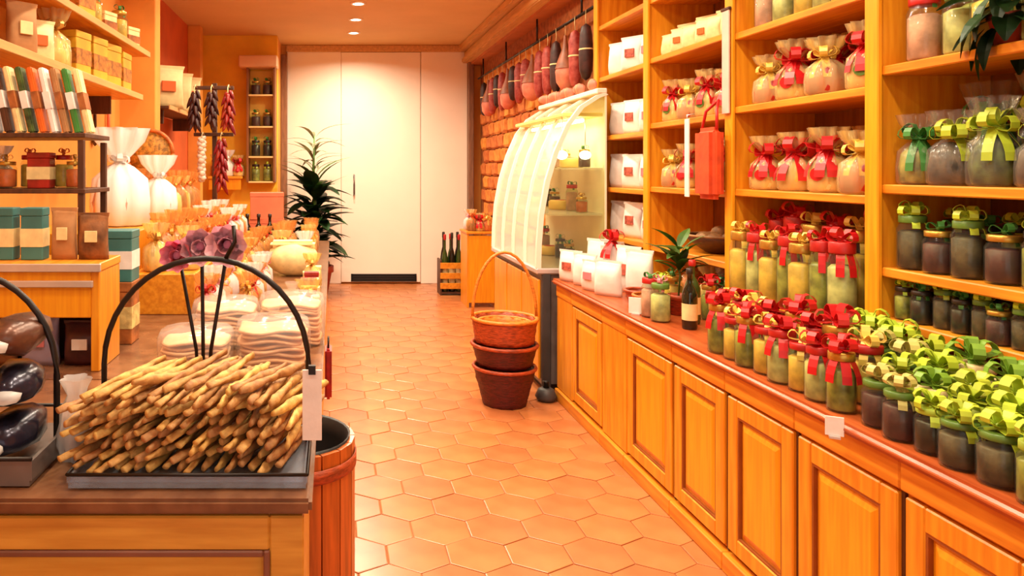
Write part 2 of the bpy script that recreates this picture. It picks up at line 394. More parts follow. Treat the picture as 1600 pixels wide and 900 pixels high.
# ================================================================== PRODUCT KINDS
KINDS = {}
def kind(key, name, cat, parts):
    for p in parts:
        me = p[1]
        if len(me.materials) == 0: me.materials.append(p[2])
    KINDS[key] = (name, cat, parts)
def place(key, loc, label, group, rz=None, s=1.0, rot=None):
    name, cat, parts = KINDS[key]
    if rz is None: rz = random.uniform(-.4, .4)
    t = thing(name, label, cat, (loc[0], loc[1], loc[2]+.0008), rz, group, s if hasattr(s, '__len__') else (s, s, s), rot)
    made = {}
    for p in parts:
        o = link(p[0], p[1], None, made.get(p[3]) if len(p) > 3 and p[3] else t)
        made[p[0]] = o
    return t
def shift(me, v):
    me.transform(Matrix.Translation(Vector(v))); return me
def jar(key, content, bow, lid, h=.13, r=.042, bows=(6, .05, .018, 2, .05), name='ribbon_jar'):
    glass = lathe_mesh([(r*.93, 0), (r, .008), (r, h*.74), (r*.8, h*.84), (r*.8, h*.9)], 14)
    cont = lathe_mesh([(r*.85, .006), (r*.93, .012), (r*.93, h*.68), (r*.7, h*.72)], 12)
    ld = lathe_mesh([(r*.86, h*.86), (r*.88, h*.87), (r*.88, h*.985), (r*.8, h)], 14)
    lb = lathe_mesh([(r*1.012, h*.2), (r*1.012, h*.55)], 14, cap=False)
    bw = shift(bow_mesh(bows[0], bows[1], bows[2], bows[3], bows[4], seed=len(KINDS)+1), (0, 0, h+.008))
    kind(key, name, 'jar', [('contents', cont, DMATS[content]), ('glass', glass, GLASS), ('lid', ld, lid), ('bow', bw, bow)])
def bottle(key, glassm, content, bow, h=.34, r=.036, name='ribbon_bottle', cap=None):
    prof = [(r*.92, 0), (r, .008), (r, h*.56), (r*.75, h*.66), (r*.36, h*.74), (r*.34, h*.93), (r*.42, h*.935), (r*.42, h*.97)]
    parts = []
    if content:
        parts += [('contents', lathe_mesh([(r*.85, .006), (r*.92, .012), (r*.92, h*.54), (r*.68, h*.64), (r*.28, h*.72)], 12), DMATS[content]), ('glass', lathe_mesh(prof, 14), glassm)]
    else: parts += [('glass', lathe_mesh(prof, 14), glassm)]
    parts.append(('cap', lathe_mesh([(r*.40, h*.9), (r*.45, h*.91), (r*.45, h*.99), (r*.3, h)], 12), cap or bow))
    if bow: parts.append(('bow', shift(bow_mesh(5, .058, .022, 2, .11, seed=len(KINDS)+3), (0, -r*.4, h*.74)), bow))
    if not bow or glassm is not GLASS:
        parts.append(('paper_label', lathe_mesh([(r*1.015, h*.15), (r*1.015, h*.42)], 14, cap=False), CREAM))
    kind(key, name, 'bottle', parts)
def bag(key, content, wrap, bow, h=.24, r=.07, bows=(5, .055, .02, 2, .08), disc=None, name='gift_bag', nx=1.0, smallbow=False):
    prof = [(r*.85, 0), (r, .01), (r*1.02, h*.25), (r*.9, h*.48), (r*.45, h*.6), (r*.2, h*.645), (r*.2, h*.665), (r*.42, h*.74), (r*.72, h*.86), (r*.85, h)]
    def rf(a, z):
        k = z/h
        amp = .05+max(0, k-.35)*.34
        return 1+amp*math.cos(9*a)+.04*math.cos(4*a+1)
    wr_ = bmesh.new(); lathe(wr_, prof, 36, rfun=rf, cap=False)
    wme = tomesh(wr_, 'm', True)
    rg = random.Random(len(KINDS))
    ph = [rg.uniform(0, 6) for _ in range(4)]
    cme = lathe_mesh([(r*.78, .004), (r*.92, .014), (r*.94, h*.24), (r*.82, h*.44), (r*.4, h*.56), (r*.05, h*.58)], 18, rfun=lambda a, z: 1+.05*math.sin(5*a+ph[0]+z*60)+.04*math.sin(3*a+ph[1]-z*90))
    parts = [('contents', cme, DMATS[content]), ('wrap', wme, wrap), ('bow', shift(bow_mesh(*bows[:3], bows[3], bows[4], seed=len(KINDS)+2), (0, -r*.18, h*.655)), bow)]
    if disc:
        bm = bmesh.new()
        bmesh.ops.create_cone(bm, cap_ends=True, segments=14, radius1=r*.36, radius2=r*.36, depth=.004, matrix=Matrix.Translation((0, -r*1.06, h*.28)) @ Matrix.Rotation(PI/2, 4, 'X'))
        parts.append(('seal_label', tomesh(bm, 'm'), disc))
    kind(key, name, 'bag', parts)
def carton(key, m, band, w=.12, d=.07, h=.16, name='carton', cat='box', lid=None):
    parts = [('box', box_mesh((-w/2, w/2, -d/2, d/2, 0, h*.84), bevel=.003), m),
             ('lid', box_mesh((-w/2-.002, w/2+.002, -d/2-.002, d/2+.002, h*.84, h), bevel=.003), lid or m)]
    if band: parts.append(('label_band', box_mesh((-w/2-.0015, w/2+.0015, -d/2-.0015, d/2+.0015, h*.25, h*.6)), band))
    kind(key, name, cat, parts)
def packet(key, m, band, w=.13, d=.06, h=.2, name='soft_packet'):
    """A filled soft packet: bulged body with a crimped flat top and a printed band."""
    bm = bmesh.new(); n = 9; rows = []
    for j in range(n+1):
        t = j/n
        th = d/2*math.sin(PI*min(1, t*1.02+.08))**.6 if t < .93 else d*.03
        th = max(th, .003); ww = w/2*(1-.1*math.sin(PI*t)+(.06 if t > .9 else 0))
        ring = []
        for i in range(16):
            a = 2*PI*i/16
            cx = abs(math.cos(a))**.5*math.copysign(1, math.cos(a)); sy = abs(math.sin(a))**.7*math.copysign(1, math.sin(a))
            ring.append(bm.verts.new((ww*cx, th*sy*(1+.12*math.sin(3*a+j)), h*t)))
        rows.append(ring)
    for a, b in zip(rows, rows[1:]):
        for i in range(16): bm.faces.new((a[i], a[(i+1) % 16], b[(i+1) % 16], b[i]))
    bm.faces.new(rows[0][::-1]); bm.faces.new(rows[-1])
    parts = [('pouch', tomesh(bm, 'm', True), m)]
    if band: parts.append(('paper_label', box_mesh((-w*.2, w*.2, -d*.56-.002, -d*.56+.006, h*.38, h*.62), bevel=.001), band))
    parts.append(('crimp', box_mesh((-w*.5, w*.5, -.004, .004, h*.93, h*1.0)), m))
    kind(key, name, 'packet', parts)

GLD = mat('gold_lid', (206, 160, 70), .3, .1, 10, metal=.7)
LIDR = mat('red_lid', (190, 30, 26), .4, .1, 10); LIDD = mat('dark_lid', (48, 34, 26), .4, .1, 10); LIDG = mat('green_lid', (96, 132, 52), .4, .1, 10)
LID_LIME = mat('lime_cloth', (170, 196, 60), .6, .15, 20)
BOTD = mat('dark_bottle_glass', (22, 26, 18), .08, .1, 5, spec=.7); BOTG = mat('green_bottle_glass', (56, 76, 30), .1, .1, 5, spec=.7)
jar('limejar_a', 'dark', LIME, LID_LIME, .12, .042, (7, .048, .02, 2, .05))
jar('limejar_b', 'brown', LIME, GLD, .13, .040, (6, .046, .02, 3, .06))
jar('limejar_c', 'greytr', LIME, LIDG, .115, .044, (6, .048, .022, 2, .05))
jar('limejar_d', 'olive', LIME, LID_LIME, .14, .040, (8, .048, .018, 2, .07))
jar('limejar_e', 'dark', mat('leaf_green_ribbon', (128, 172, 52), .45, .12, 12), CREAM, .125, .042, (6, .048, .02, 2, .05))
jar('limejar_f', 'plum', mat('pale_olive_ribbon', (206, 196, 110), .45, .12, 12), LIDG, .13, .042, (6, .045, .02, 2, .05))
jar('redjar_a', 'pale', RED, LIDR, .17, .045, (5, .058, .026, 3, .09))
jar('redjar_b', 'olive', RED, GLD, .185, .042, (5, .056, .026, 3, .10))
jar('redjar_c', 'yellow', YELR, LIDR, .16, .045, (4, .046, .02, 2, .06))
jar('redtall_a', 'pale', RED, LIDR, .30, .048, (4, .055, .026, 3, .13))
jar('redtall_b', 'yellow', YELR, GLD, .28, .05, (4, .048, .022, 2, .08))
jar('redtall_c', 'olive', RED, LIDR, .31, .046, (4, .055, .024, 3, .13))
jar('palejar_a', 'pale', PINKR, LIDG, .2, .05, (3, .04, .016, 1, .05))
jar('palejar_b', 'yellow', GREENR, GLD, .19, .052, (3, .04, .016, 1, .05))
jar('palejar_c', 'pink', GREENR, LIDR, .21, .048, (3, .04, .016, 1, .05))
jar('darkjar_a', 'dark', GREENR, LIDD, .16, .045, (4, .04, .018, 2, .05))
jar('darkjar_b', 'olive', LIME, LIDD, .17, .042, (4, .04, .018, 2, .05))
jar('darkjar_c', 'plum', GREENR, GLD, .14, .046, (3, .035, .016, 1, .04))
jar('darkjar_d', 'greytr', LIME, LIDG, .18, .044, (6, .046, .022, 2, .05))
jar('honeyjar', 'orange', GOLDR, GLD, .12, .045, (3, .03, .012, 1, .03))
jar('yellowjar', 'yellow', ORR, LIDR, .15, .042, (3, .03, .012, 1, .03))
bottle('oil_red', GLASS, 'pale', RED, .36, .038)
bottle('dark_bottle', BOTD, None, None, .32, .038, 'dark_bottle', cap=LIDD)
bottle('green_bottle', BOTG, None, None, .31, .037, 'green_bottle', cap=LIDR)
bag('bag_lime_a', 'dark', CELLO, LIME, .25, .062, (9, .068, .026, 2, .08))
bag('bag_lime_b', 'green', CELLO, LIME, .27, .06, (9, .068, .026, 3, .1))
bag('bag_lime_c', 'greytr', CELLO, LIME, .24, .064, (9, .066, .026, 2, .08))
bag('bag_lime_d', 'olive', CELLO, GREENR, .26, .06, (8, .066, .026, 3, .12))
bag('bag_red_a', 'cream', CELLOY, RED, .24, .068, (5, .075, .034, 3, .10), disc=RED)
bag('bag_red_b', 'yellow', CELLOY, RED, .23, .07, (5, .078, .036, 3, .11))
bag('bag_red_c', 'cream', CELLOY, RED, .25, .066, (4, .07, .034, 3, .10), disc=LIDG)
bag('bag_red_d', 'red', CELLOY, YELR, .22, .07, (5, .055, .026, 2, .08))
bag('bag_amber_a', 'amber', CELLOA, GOLDR, .26, .07)
bag('bag_amber_b', 'brown', CELLOA, ORR, .28, .068)
bag('bag_amber_c', 'cream', CELLOY, GOLDR, .25, .07)
bag('bag_amber_d', 'orange', CELLOA, YELR, .24, .066)
bag('bag_amber_e', 'pink', CELLOW, PINKR, .27, .07)
bag('bag_amber_f', 'tan', CELLOA, RED, .25, .068)
bag('bag_white', 'white', CELLOW, WHITER, .3, .085)
bag('bag_big_white', 'pink', clear('dense_white_cellophane', (255, 252, 248), .8, .25), WHITER, .52, .15, (5, .06, .03, 2, .15))
packet('pk_white', PAPERW, None, .14, .07, .2)
packet('pk_white_red', PAPERW, mat('faded_red_print', (226, 110, 90), .6, .3, 40), .15, .07, .2)
packet('pk_white_pink', DMATS['white'], PINKR, .13, .07, .18)
packet('pk_cream', CREAM, ORR, .13, .065, .16)
packet('pk_cream_b', CREAM, None, .12, .06, .15)
packet('pk_kraft', DMATS['kraft'], CREAM, .12, .065, .2)
packet('pk_plum', DMATS['plum'], PAPERW, .14, .08, .17)
packet('pk_lilac', DMATS['lilac'], PINKR, .14, .08, .2)
packet('pk_brown', DMATS['brown'], CREAM, .14, .08, .18)
carton('box_gold', DMATS['gold'], mat('gold_print', (214, 132, 44), .5, .3, 30), .16, .1, .24, lid=DMATS['gold'])
carton('box_teal', DMATS['teal'], CREAM, .1, .08, .2)
carton('box_teal_big', DMATS['teal'], PAPERW, .16, .12, .21)
carton('box_amber', DMATS['amber'], DMATS['cream'], .16, .12, .254)
carton('box_salmon', DMATS['salmon'], None, .31, .2, .25)
carton('box_blue', DMATS['blue'], PAPERW, .14, .1, .14)
carton('box_lilac', DMATS['lilac'], None, .2, .16, .22)
carton('box_red', DMATS['red'], CREAM, .1, .07, .16)
carton('box_cream', CREAM, DMATS['amber'], .12, .08, .14)
carton('box_green', DMATS['green'], YELR, .12, .08, .17)

def row(kinds, y0, y1, n, x, z, desc, where, group, s=1.0, jit=.01, rz=None, seq=None, dx=0.0):
    """n products from y0 (nearest the camera) to y1 at depth x on a surface of height z."""
    rad = max(max(v.co.xy.length for p in KINDS[k][2] if p[0] not in ('bow', 'wrap') for v in p[1].vertices) for k in set(kinds))
    n = max(1, min(n, int((y1-y0)/(2*rad*s*1.09))))
    for i in range(n):
        k = kinds[(i*5+(i//3)*2+len(where)) % len(kinds)] if seq is None else seq[i % len(seq)]
        t = (i+.5)/n
        d = desc[k] if isinstance(desc, dict) else desc
        ss = s*random.uniform(.95, 1.06)
        place(k, (x+dx*t+random.uniform(-jit, jit), y0+(y1-y0)*t+random.uniform(-jit, jit)*.5, z), f'{d}, {ORD[i]} from the camera, {where}', group, rz if rz is None else rz+random.uniform(-.15, .15), ss)

# ---- the near bay: lime-bowed jars on the worktop, bags and jars on its shelves
LJ = {'limejar_a': 'dark jar with lime bow', 'limejar_b': 'brown jar with lime bow', 'limejar_c': 'grey-brown jar with lime bow', 'limejar_d': 'olive jar with lime bow', 'limejar_e': 'dark jar with green bow', 'limejar_f': 'plum jar with pale olive bow'}
lk = list(LJ)
lk = ['limejar_a', 'limejar_d', 'limejar_f', 'limejar_b', 'limejar_a', 'limejar_e', 'limejar_c']
G1 = 'green-bowed jars on the right worktop'
row(lk, 1.42, 2.10, 8, 1.51, CT, LJ, 'worktop front row', G1)
row(lk, 1.42, 2.14, 9, 1.604, CT, LJ, 'worktop second row', G1, 1.12)
row(lk, 1.52, 2.36, 9, 1.697, CT, LJ, 'worktop third row', G1, 1.2)
row(lk, 1.60, 2.52, 9, 1.79, CT, LJ, 'worktop back row', G1, 1.3)
DJ = {'darkjar_a': 'dark jar with green bow', 'darkjar_b': 'olive jar with lime bow', 'darkjar_c': 'plum jar with green bow', 'darkjar_d': 'grey-brown jar with lime bow'}
dk = list(DJ)
row(dk, 1.64, 2.49, 14, 1.91, 1.0, DJ, 'lowest shelf of near bay', 'jars on the near bay shelves', .66)
row(dk, 1.64, 2.49, 14, 1.99, 1.0, DJ, 'lowest shelf of near bay, back', 'jars on the near bay shelves', .68)
row(dk, 1.64, 2.49, 9, 1.925, 1.17, DJ, 'second shelf of near bay', 'jars on the near bay shelves', 1.0)
row(dk, 1.66, 2.47, 8, 2.06, 1.17, DJ, 'second shelf of near bay, back', 'jars on the near bay shelves', .98)
BL = {'bag_lime_a': 'dark clear bag with lime bow', 'bag_lime_b': 'green herb bag with lime bow', 'bag_lime_c': 'grey-brown clear bag with lime bow', 'bag_lime_d': 'olive clear bag with green bow'}
bk = list(BL)
row(bk, 1.66, 2.495, 6, 1.925, 1.45, BL, 'middle shelf of near bay', 'bags on the near bay middle shelf', .92)
row(bk, 1.66, 2.46, 6, 2.12, 1.45, BL, 'middle shelf of near bay, back', 'bags on the near bay middle shelf', 1.28)
PJ = {'palejar_a': 'pale green jar with pink ribbon', 'palejar_b': 'yellow jar with green ribbon', 'palejar_c': 'pink jar with green ribbon'}
row(list(PJ), 1.68, 2.46, 7, 1.93, 1.85, PJ, 'upper shelf of near bay', 'jars on the near bay upper shelf')
row(list(PJ), 1.68, 2.46, 6, 2.11, 1.85, PJ, 'upper shelf of near bay, back', 'jars on the near bay upper shelf', 1.25)
# ---- second bay: red-bowed goods
rk = {'redjar_a': 'pale green jar with red bow', 'redjar_b': 'olive jar with red bow', 'redjar_c': 'yellow jar with yellow bow'}
tk = {'redtall_a': 'tall pale jar with red bow', 'redtall_b': 'tall yellow jar with yellow bow', 'redtall_c': 'tall olive jar with red bow'}
row(list(rk), 2.13, 2.92, 8, 1.515, CT, rk, 'front of worktop', 'bowed jars on the middle worktop')
row(list(rk), 2.20, 3.10, 8, 1.635, CT, rk, 'middle of worktop', 'bowed jars on the middle worktop', 1.12)
rs_ = thing('display_step', 'low wooden display step on the right worktop under tall red-bowed jars', 'step', (1.96, 2.975, CT))
link('top_board', box_mesh((-.20, .2, -.41, .41, .13, .15), bevel=.002), WOODH, rs_)
link('front_board', box_mesh((-.20, -.18, -.41, .41, 0, .13)), WOOD, rs_); link('side_board', box_mesh((-.18, .2, -.41, -.39, 0, .13)), WOOD, rs_); link('side_board', box_mesh((-.18, .2, .39, .41, 0, .13)), WOOD, rs_)
row(list(tk), 2.60, 3.36, 7, 1.835, CT+.15, tk, 'front of display step', 'tall bowed jars on the step', .98)
row(list(tk), 2.60, 3.36, 6, 2.0, CT+.15, tk, 'back of display step', 'tall bowed jars on the step', 1.15)
BR = {'bag_red_a': 'cream bag with red bow', 'bag_red_b': 'yellow bag with red bow', 'bag_red_c': 'cream bag with green seal', 'bag_red_d': 'red bag with yellow bow'}
brk = list(BR)
row(brk, 2.58, 3.37, 6, 1.935, 1.41, BR, 'low shelf of second bay', 'red-bowed bags in the second bay', 1.02, rz=-1.0)
row(brk, 2.58, 3.37, 5, 2.12, 1.41, BR, 'low shelf of second bay, back', 'red-bowed bags in the second bay', 1.06, rz=-1.0)
row(brk, 2.58, 3.37, 6, 1.935, 1.79, BR, 'middle shelf of second bay', 'red-bowed bags in the second bay', 1.0, rz=-1.0)
row(brk, 2.58, 3.37, 5, 2.12, 1.79, BR, 'middle shelf of second bay, back', 'red-bowed bags in the second bay', 1.04, rz=-1.0)
row(list(PJ), 2.58, 3.37, 7, 1.95, 2.13, PJ, 'top shelf of second bay', 'jars on the second bay top shelf')
# ---- third bay
row(brk, 3.49, 4.28, 5, 1.935, 1.77, BR, 'middle shelf of third bay', 'red-bowed bags in the third bay', .95, rz=-1.0)
row(brk, 3.49, 4.28, 5, 2.12, 1.77, BR, 'middle shelf of third bay, back', 'red-bowed bags in the third bay', 1.03, rz=-1.0)
row(brk, 3.50, 4.28, 5, 1.94, 1.40, BR, 'low shelf of third bay', 'red-bowed bags in the third bay', 1.0, rz=-1.0)
CPK = {'pk_cream': 'cream packet with orange label', 'pk_cream_b': 'plain cream packet'}
row(list(CPK), 3.49, 4.28, 9, 1.92, 2.15, CPK, 'top shelf of third bay', 'cream packets in the third bay', .8, rz=-1.2)
row(list(CPK), 3.49, 4.28, 8, 2.03, 2.15, CPK, 'top shelf of third bay, back', 'cream packets in the third bay', 1.15, rz=-1.2)
# ---- far bay: white packets
WP = {'pk_white': 'plain white paper packet', 'pk_white_red': 'white packet with faded red label', 'pk_white_pink': 'white packet with pink label'}
for z, wn in ((2.14, 'top shelf of far bay'), (1.73, 'middle shelf of far bay'), (1.38, 'low shelf of far bay'), (1.06, 'lowest shelf of far bay')):
    row(list(WP), 4.40, 5.12, 5, 1.95, z, WP, wn, 'white packets in the far bay', 1.1, rz=-1.1)

# hanging strip, red bag, white rail on the third-bay post
hb = thing('hanging_bag', 'red-orange cloth bag hanging on the shelving post at the second bay', 'bag', (1.79, 3.50, 1.36))
link('cloth_bag', box_mesh((-.035, .035, -.09, .09, 0, .34), bevel=.025, seg=3), mat('red_orange_cloth', (226, 76, 24), .7, .15, 14, bump=.3), hb)
link('strap', tube_mesh([(0, -.07, .33), (.01, -.05, .42), (.045, 0, .47), (.01, .05, .42), (0, .07, .33)], .007), RED, hb)
ps = thing('price_strip', 'long white price strip hanging beside the red-orange bag', 'strip', (1.82, 3.78, 1.36))
link('strip', box_mesh((-.004, .004, -.022, .022, 0, .40), bevel=.002), PAPERW, ps); link('hook', tube_mesh([(0, 0, .39), (.0, 0, .42), (.035, 0, .425)], .004), CHROME, ps)
pb = thing('banner', 'pale pink narrow banner hanging on the post between second and third bays', 'banner', (1.832, 3.43, 1.76))
link('cloth', box_mesh((-.004, .004, -.03, .03, 0, .48), bevel=.002), mat('pale_pink_cloth', (238, 190, 176), .7, .06, 10), pb); link('rod', box_mesh((-.008, .008, -.036, .036, .48, .494), bevel=.003), WOODD, pb)

# goods on the far half of the right worktop
for i, (x, y, z, a, k) in enumerate([(1.52, 4.70, CT, -1.0, 'pk_white_red'), (1.55, 4.52, CT, -.9, 'pk_white'), (1.53, 4.34, CT, -1.1, 'pk_white_pink'), (1.56, 4.17, CT, -.8, 'pk_white'), (1.70, 4.72, CT, -1., 'pk_white'), (1.72, 4.28, CT, -1.1, 'pk_white_red'), (1.70, 4.08, CT, -.9, 'pk_white')]):
    place(k, (x, y, z), f'{WP[k]} beside the glass case, {ORD[i % 4]} from it, worktop ' + ('front' if i < 4 else 'back'), 'white packets on the worktop', a, (1.15, 1.15, 1.0 if i < 4 else 1.35))
rp_ = thing('wrapped_parcel', 'white parcel tied with red bow at the far end of the worktop', 'parcel', (1.72, 4.50, CT+.001), -.6)
link('parcel_body', box_mesh((-.07, .07, -.06, .06, 0, .27), bevel=.02, seg=3), PAPERW, rp_); link('bow', shift(bow_mesh(5, .08, .03, 3, .1, seed=5), (0, -.04, .28)), RED, rp_)
def woven_basket(name, label, loc, r0, r1, h, m, rim=None, handle=None, group=None, n=26, cat='basket', bands=5):
    t = thing(name, label, cat, loc, 0, group)
    def rf(a, z): return 1+.018*math.cos(a*n/2+PI*round(z/(h/bands/2)))
    prof = [(r0*.2, .002), (r0, 0)]+[(r0+(r1-r0)*k/(bands*2), h*k/(bands*2)) for k in range(1, bands*2+1)]+[(r1*.94, h), (r1*.93, h*.7), (r0*.9, .02), (r0*.1, .02)]
    link('weave', lathe_mesh(prof, n*2, rfun=rf), m, t)
    bm = bmesh.new(); bmesh.ops.create_circle(bm, radius=1, segments=3); bm.free()
    link('rim', tube_mesh([(r1*math.cos(2*PI*i/28), r1*math.sin(2*PI*i/28), h) for i in range(29)], max(.008, r1*.06)), rim or m, t)
    if handle:
        link('handle', tube_mesh([(r1*math.cos(PI*i/16), 0, h+handle*math.sin(PI*i/16)) for i in range(17)], max(.007, r1*.05)), rim or m, t)
    return t
WICK = mat('orange_wicker', (222, 118, 40), .55, .25, 30, (1, 1, 4), bump=.4); WICKD = mat('dark_red_wicker', (92, 18, 16), .5, .25, 30, (1, 1, 4), bump=.4); WICKO = mat('light_orange_wicker', (236, 140, 44), .5, .2, 30, (1, 1, 4), bump=.4)
WICKR = mat('red_brown_wicker', (190, 78, 36), .5, .25, 30, (1, 1, 4), bump=.4)
woven_basket('small_basket', 'small orange woven basket of pale fruit on the right worktop', (1.60, 3.70, CT), .065, .085, .08, WICK)
for i in range(6):
    a = i*PI/3; t = tag(link('wrapped_sweet', ico_mesh(.026, 1, (1, 1, .9), .05, i), DMATS['amber'], None, (1.60+.04*math.cos(a), 3.70+.04*math.sin(a), CT+.064)), 'round amber sweet in the small orange basket', 'sweet', 'sweets in the small orange basket')
woven_basket('small_basket', 'small wicker basket behind the white price card on the worktop', (1.64, 3.92, CT), .06, .08, .07, WICKR)
place('dark_bottle', (1.60, 3.30, CT), 'dark wine bottle at the front of the right worktop', None, 0, .85)
place('green_bottle', (1.67, 3.42, CT), 'green bottle behind the dark bottle on the worktop', None, 0, .95)
for i, (x, y, k) in enumerate([(1.54, 3.46, 'palejar_a'), (1.54, 3.57, 'palejar_c'), (1.79, 3.50, 'redjar_b'), (1.74, 3.76, 'palejar_b'), (1.76, 3.93, 'limejar_d'), (1.92, 3.58, 'bag_lime_d'), (1.94, 3.78, 'bag_amber_c'), (1.95, 4.02, 'bag_amber_a')]):
    dsc = {**PJ, **rk, **LJ, **BL, 'bag_amber_c': 'milky cream bag with gold bow', 'bag_amber_a': 'amber biscuit bag with gold bow'}[k]
    place(k, (x, y, CT), f'{dsc} below the third bay, {ORD[i]} from the dark bottle', 'mixed goods below the third bay', None, .9)
bw = thing('bowl', 'shallow brown wooden bowl on the lowest shelf of the third bay', 'bowl', (2.046, 3.88, 1.061), 0, None, .93)
link('bowl_body', lathe_mesh([(.06, 0), (.08, .005), (.16, .06), (.19, .10), (.18, .10), (.15, .06), (.05, .015)], 28), WOODD, bw)
link('bowl_rim', tube_mesh([(.185*math.cos(2*PI*i/28), .185*math.sin(2*PI*i/28), .10) for i in range(29)], .007), DMATS['tan'], bw)
for i in range(9):
    a = i*2*PI/8; r = .08 if i < 8 else 0
    tag(link('bread_roll', ico_mesh(.045, 2, (1.1, .9, .75), .03, i), DMATS['tan'], None, (2.046+r*math.cos(a), 3.88+r*math.sin(a), 1.062+(.075 if i < 8 else .11))), 'tan round roll in the shallow wooden bowl', 'roll', 'rolls in the wooden bowl')
# small leafy plant on the worktop
LEAF = mat('leaf_green', (92, 132, 44), .45, .25, 10, rnd=.2); LEAFD = mat('leaf_dark', (40, 78, 34), .4, .25, 10, rnd=.25); LEAFP = mat('leaf_pale', (176, 176, 136), .5, .2, 10, rnd=.15)
def leaf_mesh(l, w, bend=.3):
    bm = bmesh.new(); rows = []
    for i in range(7):
        t = i/6; ww = w*math.sin(PI*min(.98, t*.93+.05))**.8
        z = -bend*l*t*t
        rows.append([bm.verts.new((l*t, s*ww/2, z+abs(s)*.12*ww)) for s in (-1, 0, 1)])
    for a, b in zip(rows, rows[1:]):
        for k in (0, 1): bm.faces.new((a[k], a[k+1], b[k+1], b[k]))
    bmesh.ops.solidify(bm, geom=list(bm.faces), thickness=.0015)
    return tomesh(bm, 'm')
def plant(name, label, loc, potm, r, ph, leaves, seed=0, group=None):
    """leaves: list of (count, leafmesh, z range, azimuth spread radius, pitch range)"""
    t = thing(name, label, 'plant', loc, 0, group); rg = random.Random(seed)
    link('pot', lathe_mesh([(r*.3, .002), (r*.7, 0), (r*.95, ph*.8), (r*1.05, ph*.8), (r*1.05, ph), (r*.9, ph), (r*.85, ph*.85), (r*.1, ph*.85)], 24), potm, t)
    top = max(l[2][1] for l in leaves)
    link('stem', tube_mesh([(0, 0, ph*.8), (.01, .005, ph+(top-ph)*.4), (-.01, .01, ph+(top-ph)*.75), (.0, 0, top)], [r*.1, r*.09, r*.07, r*.03]), LEAF, t)
    for n, me, (z0, z1), rad, (p0, p1) in leaves:
        for i in range(n):
            a = i*2.39996+rg.uniform(-.3, .3); z = z0+(z1-z0)*(i+.5)/n
            link('leaf', me, None, t, (rad*math.cos(a), rad*math.sin(a), z), (0, -rg.uniform(p0, p1), a), rg.uniform(.8, 1.15))
    return t
lm = leaf_mesh(.14, .05); lm.materials.append(LEAF)
plant('potted_plant', 'small bright green leafy plant on the worktop below the third bay', (1.70, 3.62, CT+.001), WICKR, .05, .1, [(18, lm, (.2, .34), .01, (.1, 1.0))], 3)

# ================================================================== CURVED GLASS CASE
gy0, gy1, gx0, gx1 = 4.92, 6.32, 1.37, 1.835
case = thing('display_case', 'curved glass display case with white ribs on a grey base', 'display case', (0, 0, 0))
link('base', box_mesh((gx0+.03, gx1, gy0+.02, gy1-.02, .06, .80)), GREY, case)
link('kick_plate', box_mesh((gx0+.07, gx1, gy0+.05, gy1-.05, 0, .06)), BLACK, case)
for i in range(3): link('front_panel', box_mesh((gx0+.012, gx0+.03, gy0+.03+i*.455, gy0+.46+i*.455, .09, .76), bevel=.006), WOOD, case)
link('corner_post', box_mesh((gx0+.03, gx0+.09, gy0-.0, gy0+.02, .02, .80), bevel=.006), DGREY, case)
link('counter_slab', box_mesh((gx0-.01, gx1, gy0-.005, gy1, .80, .84), bevel=.008), CHROME, case)
prof = [(gx0, .84), (gx0+.004, 1.0), (gx0+.02, 1.2), (gx0+.06, 1.42), (gx0+.12, 1.62), (gx0+.20, 1.80), (gx0+.29, 1.92), (gx0+.40, 1.99), (gx1-.01, 2.01)]
bm = bmesh.new(); prev = None
for px, pz in prof:
    a = (bm.verts.new((px+.012, gy0+.02, pz)), bm.verts.new((px+.012, gy1-.02, pz)))
    if prev: bm.faces.new((prev[0], prev[1], a[1], a[0]))
    prev = a
bmesh.ops.solidify(bm, geom=list(bm.faces), thickness=.005)
link('curved_glass', tomesh(bm, 'm', True), CASEG, case)
bm = bmesh.new()
ev = [(px+.014, pz) for px, pz in prof]+[(gx1-.014, .842)]
for yy in (gy0+.016, gy0+.020): bm.faces.new([bm.verts.new((px, yy, pz)) for px, pz in ev])
bm.verts.ensure_lookup_table(); n_ = len(ev)
for i in range(n_): bm.faces.new((bm.verts[i], bm.verts[(i+1) % n_], bm.verts[n_+(i+1) % n_], bm.verts[n_+i]))
link('end_glass', tomesh(bm, 'm'), GLASS, case)
def rib(yc, w, m, nm, t=.02):
    bm = bmesh.new(); rings = []
    for i, (px, pz) in enumerate(prof):
        a = prof[max(i-1, 0)]; b = prof[min(i+1, len(prof)-1)]
        d = Vector((b[0]-a[0], 0, b[1]-a[1])).normalized(); nrm = Vector((-d.z, 0, d.x))
        p = Vector((px, yc, pz)); rings.append([bm.verts.new(p+nrm*q*t*.3+Vector((t*.5*(1 if q < 0 else 0), s*w/2, 0))) for q, s in ((1, -1), (1, 1), (-1, 1), (-1, -1))])
    for a, b in zip(rings, rings[1:]):
        for k in range(4): bm.faces.new((a[k], a[(k+1) % 4], b[(k+1) % 4], b[k]))
    bm.faces.new(rings[0]); bm.faces.new(rings[-1][::-1])
    link(nm, tomesh(bm, 'm'), m, case)
rib(gy0+.02, .035, WHITE, 'rib', .03); rib(gy1-.02, .035, WHITE, 'rib', .03)
for k in range(1, 4): rib(gy0+.02+k*.34, .03, WHITE, 'rib')
link('case_back', box_mesh((gx1-.012, gx1, gy0+.01, gy1-.01, .84, 2.03)), mat('case_back_cream', (252, 238, 206), .6, .05, 5), case)
link('top_cap', box_mesh((gx1-.07, gx1, gy0, gy1, 2.012, 2.045), bevel=.005), WHITE, case)
link('canopy', box_mesh((gx1-.28, gx1-.012, gy0+.05, gy1-.05, 1.86, 1.885), bevel=.004), mat('canopy_yellow', (252, 226, 130), .5, .05, 5), case)
